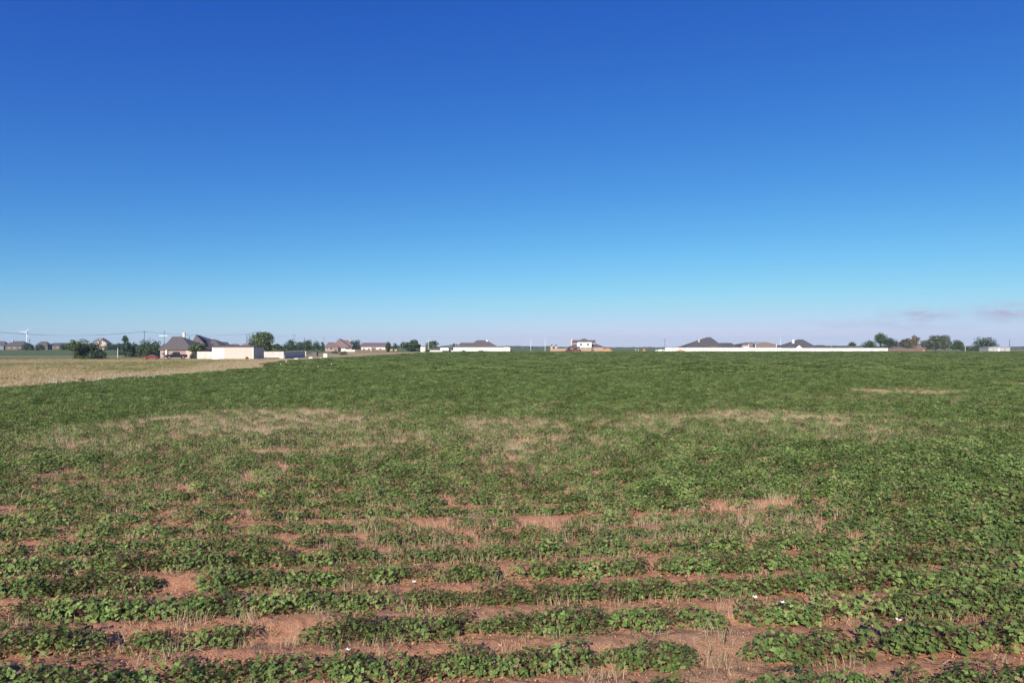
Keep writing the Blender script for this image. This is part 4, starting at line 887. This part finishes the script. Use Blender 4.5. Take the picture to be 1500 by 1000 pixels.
# ================================================================ POLES AND WIRES
def upole(px, ytop, d, label, arm=True, white=False, r=.16, name='utility_pole'):
    p = Place(px, d); e = empty(name, p.loc, label, 'utility pole', 'utility poles'); h = p.Z(ytop)
    MB().tube((0, 0, -.2), (0, 0, h), r*1.15, r*.8, 8).build('pole', M['pole'] if not white else M['steel'], e)
    if arm:
        MB().box(-1.2, 1.2, -.08, .08, h-1.0, h-.84).build('crossarm', M['pole'], e)
        for q in (-1.1, 0, 1.1): MB().tube((q, 0, h-.83), (q, 0, h-.55), .05, .03, 6).build('insulator', M['steel'], e)
    return (p.x0, d, p.z0+h-.55)
pa = upole(-70, 477, 330, 'tall wooden utility pole outside the left edge')
pb = upole(211.5, 484, 400, 'thin tall wooden utility pole above the dark bushes')
upole(219.5, 494, 620, 'small far utility pole between two taller ones', r=.2)
pp = Place(240.5, 400); e = empty('lamp_pole', pp.loc, 'tall pole with a white horizontal double arm near the big house', 'lamp pole'); h = pp.Z(484)
MB().tube((0, 0, -.2), (0, 0, h), .18, .12, 8).build('pole', M['pole'], e); MB().box(-3.0, 1.9, -.12, .12, pp.Z(491.9), pp.Z(491.2)).build('arm', M['white'], e)
pb2 = (pp.x0, 400, pp.z0+h-.2)
pc = upole(361.3, 488, 470, 'wooden utility pole behind the cream shed roof')
pd = upole(431, 489.5, 520, 'thin utility pole above the far row of trees', r=.13)
pe = upole(446, 494.5, 560, 'shorter utility pole with a wide top above the far row of trees', r=.2)
upole(474.5, 493, 640, 'thin far utility pole left of the pink house', r=.13)
upole(627.5, 495, 380, 'pale thin pole beside the small tree near the trailer', arm=False, r=.1, white=True)
upole(777.5, 496.5, 420, 'pale thin pole in the open gap, left of two', arm=False, r=.1, white=True)
upole(798.5, 495.5, 410, 'pale thin pole in the open gap, right of two', arm=False, r=.12, white=True)
upole(974, 496, 420, 'thin pole with crossarm at the left end of the longest wall', r=.14)
upole(1143.3, 496, 430, 'thin pole between the brown barn and the white gable house', arm=False, r=.12, white=True)
upole(1414, 504, 352, 'short pale pole right of the twin trees', arm=False, r=.08, white=True)
upole(1479, 497, 352, 'dark wooden pole at the right end of the grey shed', arm=False, r=.14)
upole(43.5, 496.5, 540, 'short utility pole beside the wind turbine', r=.2)
for px, yt, d, l in ((654.5, 508.6, 344, 'thin white fence post left of the central white wall'), (172.5, 509.5, 240, 'white painted post left of the slim conifer'), (931, 511, 342, 'short white post, left of two in the open gap'), (935, 511, 342, 'short white post, right of two in the open gap')):
    p = Place(px, d); e = empty('white_post', p.loc, l, 'post', 'white posts'); h = p.Z(yt); MB().tube((0, 0, -.1), (0, 0, h), .09, .08, 8).build('post', M['white'], e); MB().tube((0, 0, h), (0, 0, h+.06), .11, .04, 8).build('cap', M['white'], e)
def wires(a, b, label, offs, sag=1.5, r=.035):
    for o_, l in zip(offs, label):
        m = MB(); n = 14; q = []
        for i in range(n+1):
            t = i/n; q.append((a[0]+(b[0]-a[0])*t+o_, a[1]+(b[1]-a[1])*t, a[2]+(b[2]-a[2])*t-4*sag*t*(1-t)))
        for i in range(n): m.tube(q[i], q[i+1], r, r, 5)
        ob = m.build('power_line', M['wire']); tag(ob, l, 'power line', 'power lines on the left')
wires(pa, pb, ['upper wire of the long span crossing the left sky', 'middle wire of the long span crossing the left sky', 'lower wire of the long span crossing the left sky'], [-1.1, 0, 1.1], 3.2, .028)
wires(pb, pc, ['left wire of the span above the big house', 'middle wire of the span above the big house', 'right wire of the span above the big house'], [-1.1, 0, 1.1], 1.6, .02)
wires(pc, pd, ['first wire of the far span above the big olive tree', 'last wire of the far span above the big olive tree'], [-1.1, 1.1], 1.0, .02)
# wind turbine
p = Place(39.4, 2600); e = empty('wind_turbine', p.loc, 'white wind turbine far off with one blade pointing up to the right', 'wind turbine'); h = p.Z(487)
MB().tube((0, 0, -1), (0, 0, h), 2.0, 1.3, 14).build('tower', M['white'], e); MB().box(-1.8, 1.8, -5, 4, h-.5, h+3, .5).build('nacelle', M['white'], e)
hub = MB().tube((0, -5.2, h+1.3), (0, -7.2, h+1.3), 1.6, .8, 12).build('hub', M['white'], e)
for k in range(3):
    a = R(52-k*120); c, s = math.cos(a), math.sin(a); Lb = 27; b = MB(); pr = [(0, .9), (.1, 1.5), (.4, 1.0), (1, .25)]
    V = []
    for t, w in pr: 
        for q, yy in ((-w, -6.0), (w, -6.0), (w*.6, -6.5), (-w*.6, -6.5)): V.append((c*Lb*t-s*q, yy, h+1.3+s*Lb*t+c*q))
    b.poly(V, [(3, 2, 1, 0), (12, 13, 14, 15)]+[(i*4+j, i*4+(j+1) % 4, i*4+4+(j+1) % 4, i*4+4+j) for i in range(3) for j in range(4)]); b.build('blade', M['white'], e)

# ================================================================ AIR
HAZE = True
if HAZE:
    m, nt, b = newmat('haze'); nt.nodes.remove(b); v = N(nt, 'ShaderNodeVolumePrincipled'); v.inputs['Color'].default_value = (.60, .78, 1, 1); v.inputs['Density'].default_value = .00011; v.inputs['Anisotropy'].default_value = 0.0
    nt.links.new(v.outputs[0], nt.nodes['Material Output'].inputs['Volume'])
    o = MB().box(-7400, 7400, -7400, 7400, -1.2, 110).build('haze', m); tag(o, kind='stuff')

# ================================================================ LIGHT, SKY, CAMERA
EXPO = .56; EL, AZ = 27.0, 198.5                 # sun behind the camera, a little to its left
w = bpy.data.worlds.new('World'); sc.world = w; w.use_nodes = True; nt = w.node_tree
sky = N(nt, 'ShaderNodeTexSky', sky_type='NISHITA'); sky.sun_disc = False; sky.sun_elevation = R(EL); sky.sun_rotation = R(AZ)
sky.altitude = 1500; sky.air_density = 1.0; sky.dust_density = .4; sky.ozone_density = 3.0
bg = nt.nodes['Background']; bg.inputs[1].default_value = .11/2**EXPO
# faint clouds low on the right, laid in the sky by direction
tc = N(nt, 'ShaderNodeTexCoord'); sep = N(nt, 'ShaderNodeSeparateXYZ'); nt.links.new(tc.outputs['Generated'], sep.inputs[0])
def math_(op, a, b=None, c=None):
    n = N(nt, 'ShaderNodeMath', operation=op)
    for i, v in enumerate((a, b, c)):
        if v is None: continue
        if hasattr(v, 'node'): nt.links.new(v, n.inputs[i])
        else: n.inputs[i].default_value = v
    return n.outputs[0]
azr = math_('DIVIDE', sep.outputs[0], sep.outputs[1]); elv = math_('DIVIDE', sep.outputs[2], sep.outputs[1])
def band(v, c, h): return math_('MAXIMUM', math_('SUBTRACT', 1.0, math_('ABSOLUTE', math_('DIVIDE', math_('SUBTRACT', v, c), h))), 0.0)
cmb = N(nt, 'ShaderNodeCombineXYZ'); nt.links.new(math_('MULTIPLY', azr, 22.0), cmb.inputs[0]); nt.links.new(math_('MULTIPLY', elv, 95.0), cmb.inputs[1])
nz = noisetex(nt, cmb.outputs[0], 1.0, 6, .6)
def cloud(px, py, rx, ry):
    return math_('MULTIPLY', band(azr, (px-750)/F, rx/F), band(elv, (YH-py)/F, ry/F))
cl = math_('MAXIMUM', math_('MAXIMUM', cloud(1350, 462, 75, 14), cloud(1475, 458, 75, 20)), math_('MULTIPLY', cloud(1300, 478, 180, 14), .5))
front = math_('GREATER_THAN', sep.outputs[1], .05)
cm = math_('MULTIPLY', math_('MULTIPLY', math_('MULTIPLY', cl, front), ramp(nt, nz, .34, .54)), 1.0)
mx = sky.outputs[0]; 
sp = N(nt, 'ShaderNodeSeparateColor'); nt.links.new(mx, sp.inputs[0]); cb_ = N(nt, 'ShaderNodeCombineColor')
for i, (k_, g_) in enumerate(((.84, 1.8), (.985, 1.38), (.92, .62))):
    nt.links.new(math_('MULTIPLY', math_('POWER', math_('MINIMUM', math_('MULTIPLY', sp.outputs[i], .11), 1.0), g_), k_/.11), cb_.inputs[i])
roll = math_('SUBTRACT', 1.0, math_('MULTIPLY', .24, math_('POWER', math_('MINIMUM', math_('MULTIPLY', sp.outputs[1], .11), 1.0), 3.0)))
gl = cb_.inputs[1].links[0].from_socket; nt.links.new(math_('MULTIPLY', gl, roll), cb_.inputs[1])
rollr = math_('SUBTRACT', 1.0, math_('MULTIPLY', .13, math_('POWER', math_('MINIMUM', math_('MULTIPLY', sp.outputs[1], .11), 1.0), 4.0)))
rl = cb_.inputs[0].links[0].from_socket; nt.links.new(math_('MULTIPLY', rl, rollr), cb_.inputs[0])
nt.links.new(mixrgb(nt, cm, cb_.outputs[0], (4.3, 4.05, 5.5)), bg.inputs[0])
sl = bpy.data.lights.new('sun', 'SUN'); sl.energy = 5.0; sl.angle = R(.53); sl.color = (1, .925, .82)
so = bpy.data.objects.new('sun', sl); COL.objects.link(so)
a = R(AZ); sd = Vector((math.sin(a)*math.cos(R(EL)), math.cos(a)*math.cos(R(EL)), math.sin(R(EL)))); so.rotation_euler = sd.to_track_quat('Z', 'Y').to_euler(); so.location = (0, 0, 60)
cam = bpy.data.cameras.new('camera'); cam.sensor_width = 36; cam.lens = 24; cam.clip_start = .1; cam.clip_end = 30000
co = bpy.data.objects.new('camera', cam); COL.objects.link(co); co.location = (0, 0, HC); co.rotation_euler = (R(90)+math.atan(9/F), 0, 0); sc.camera = co
vs = sc.view_settings; vs.view_transform = 'Standard'; vs.look = 'None'; vs.exposure = EXPO; vs.gamma = 1
sc.cycles.use_denoising = True
sc.cycles.max_bounces = 6; sc.cycles.volume_bounces = 0; sc.cycles.transparent_max_bounces = 4
sc.cycles.volume_step_rate = 10
sc.render.film_transparent = False
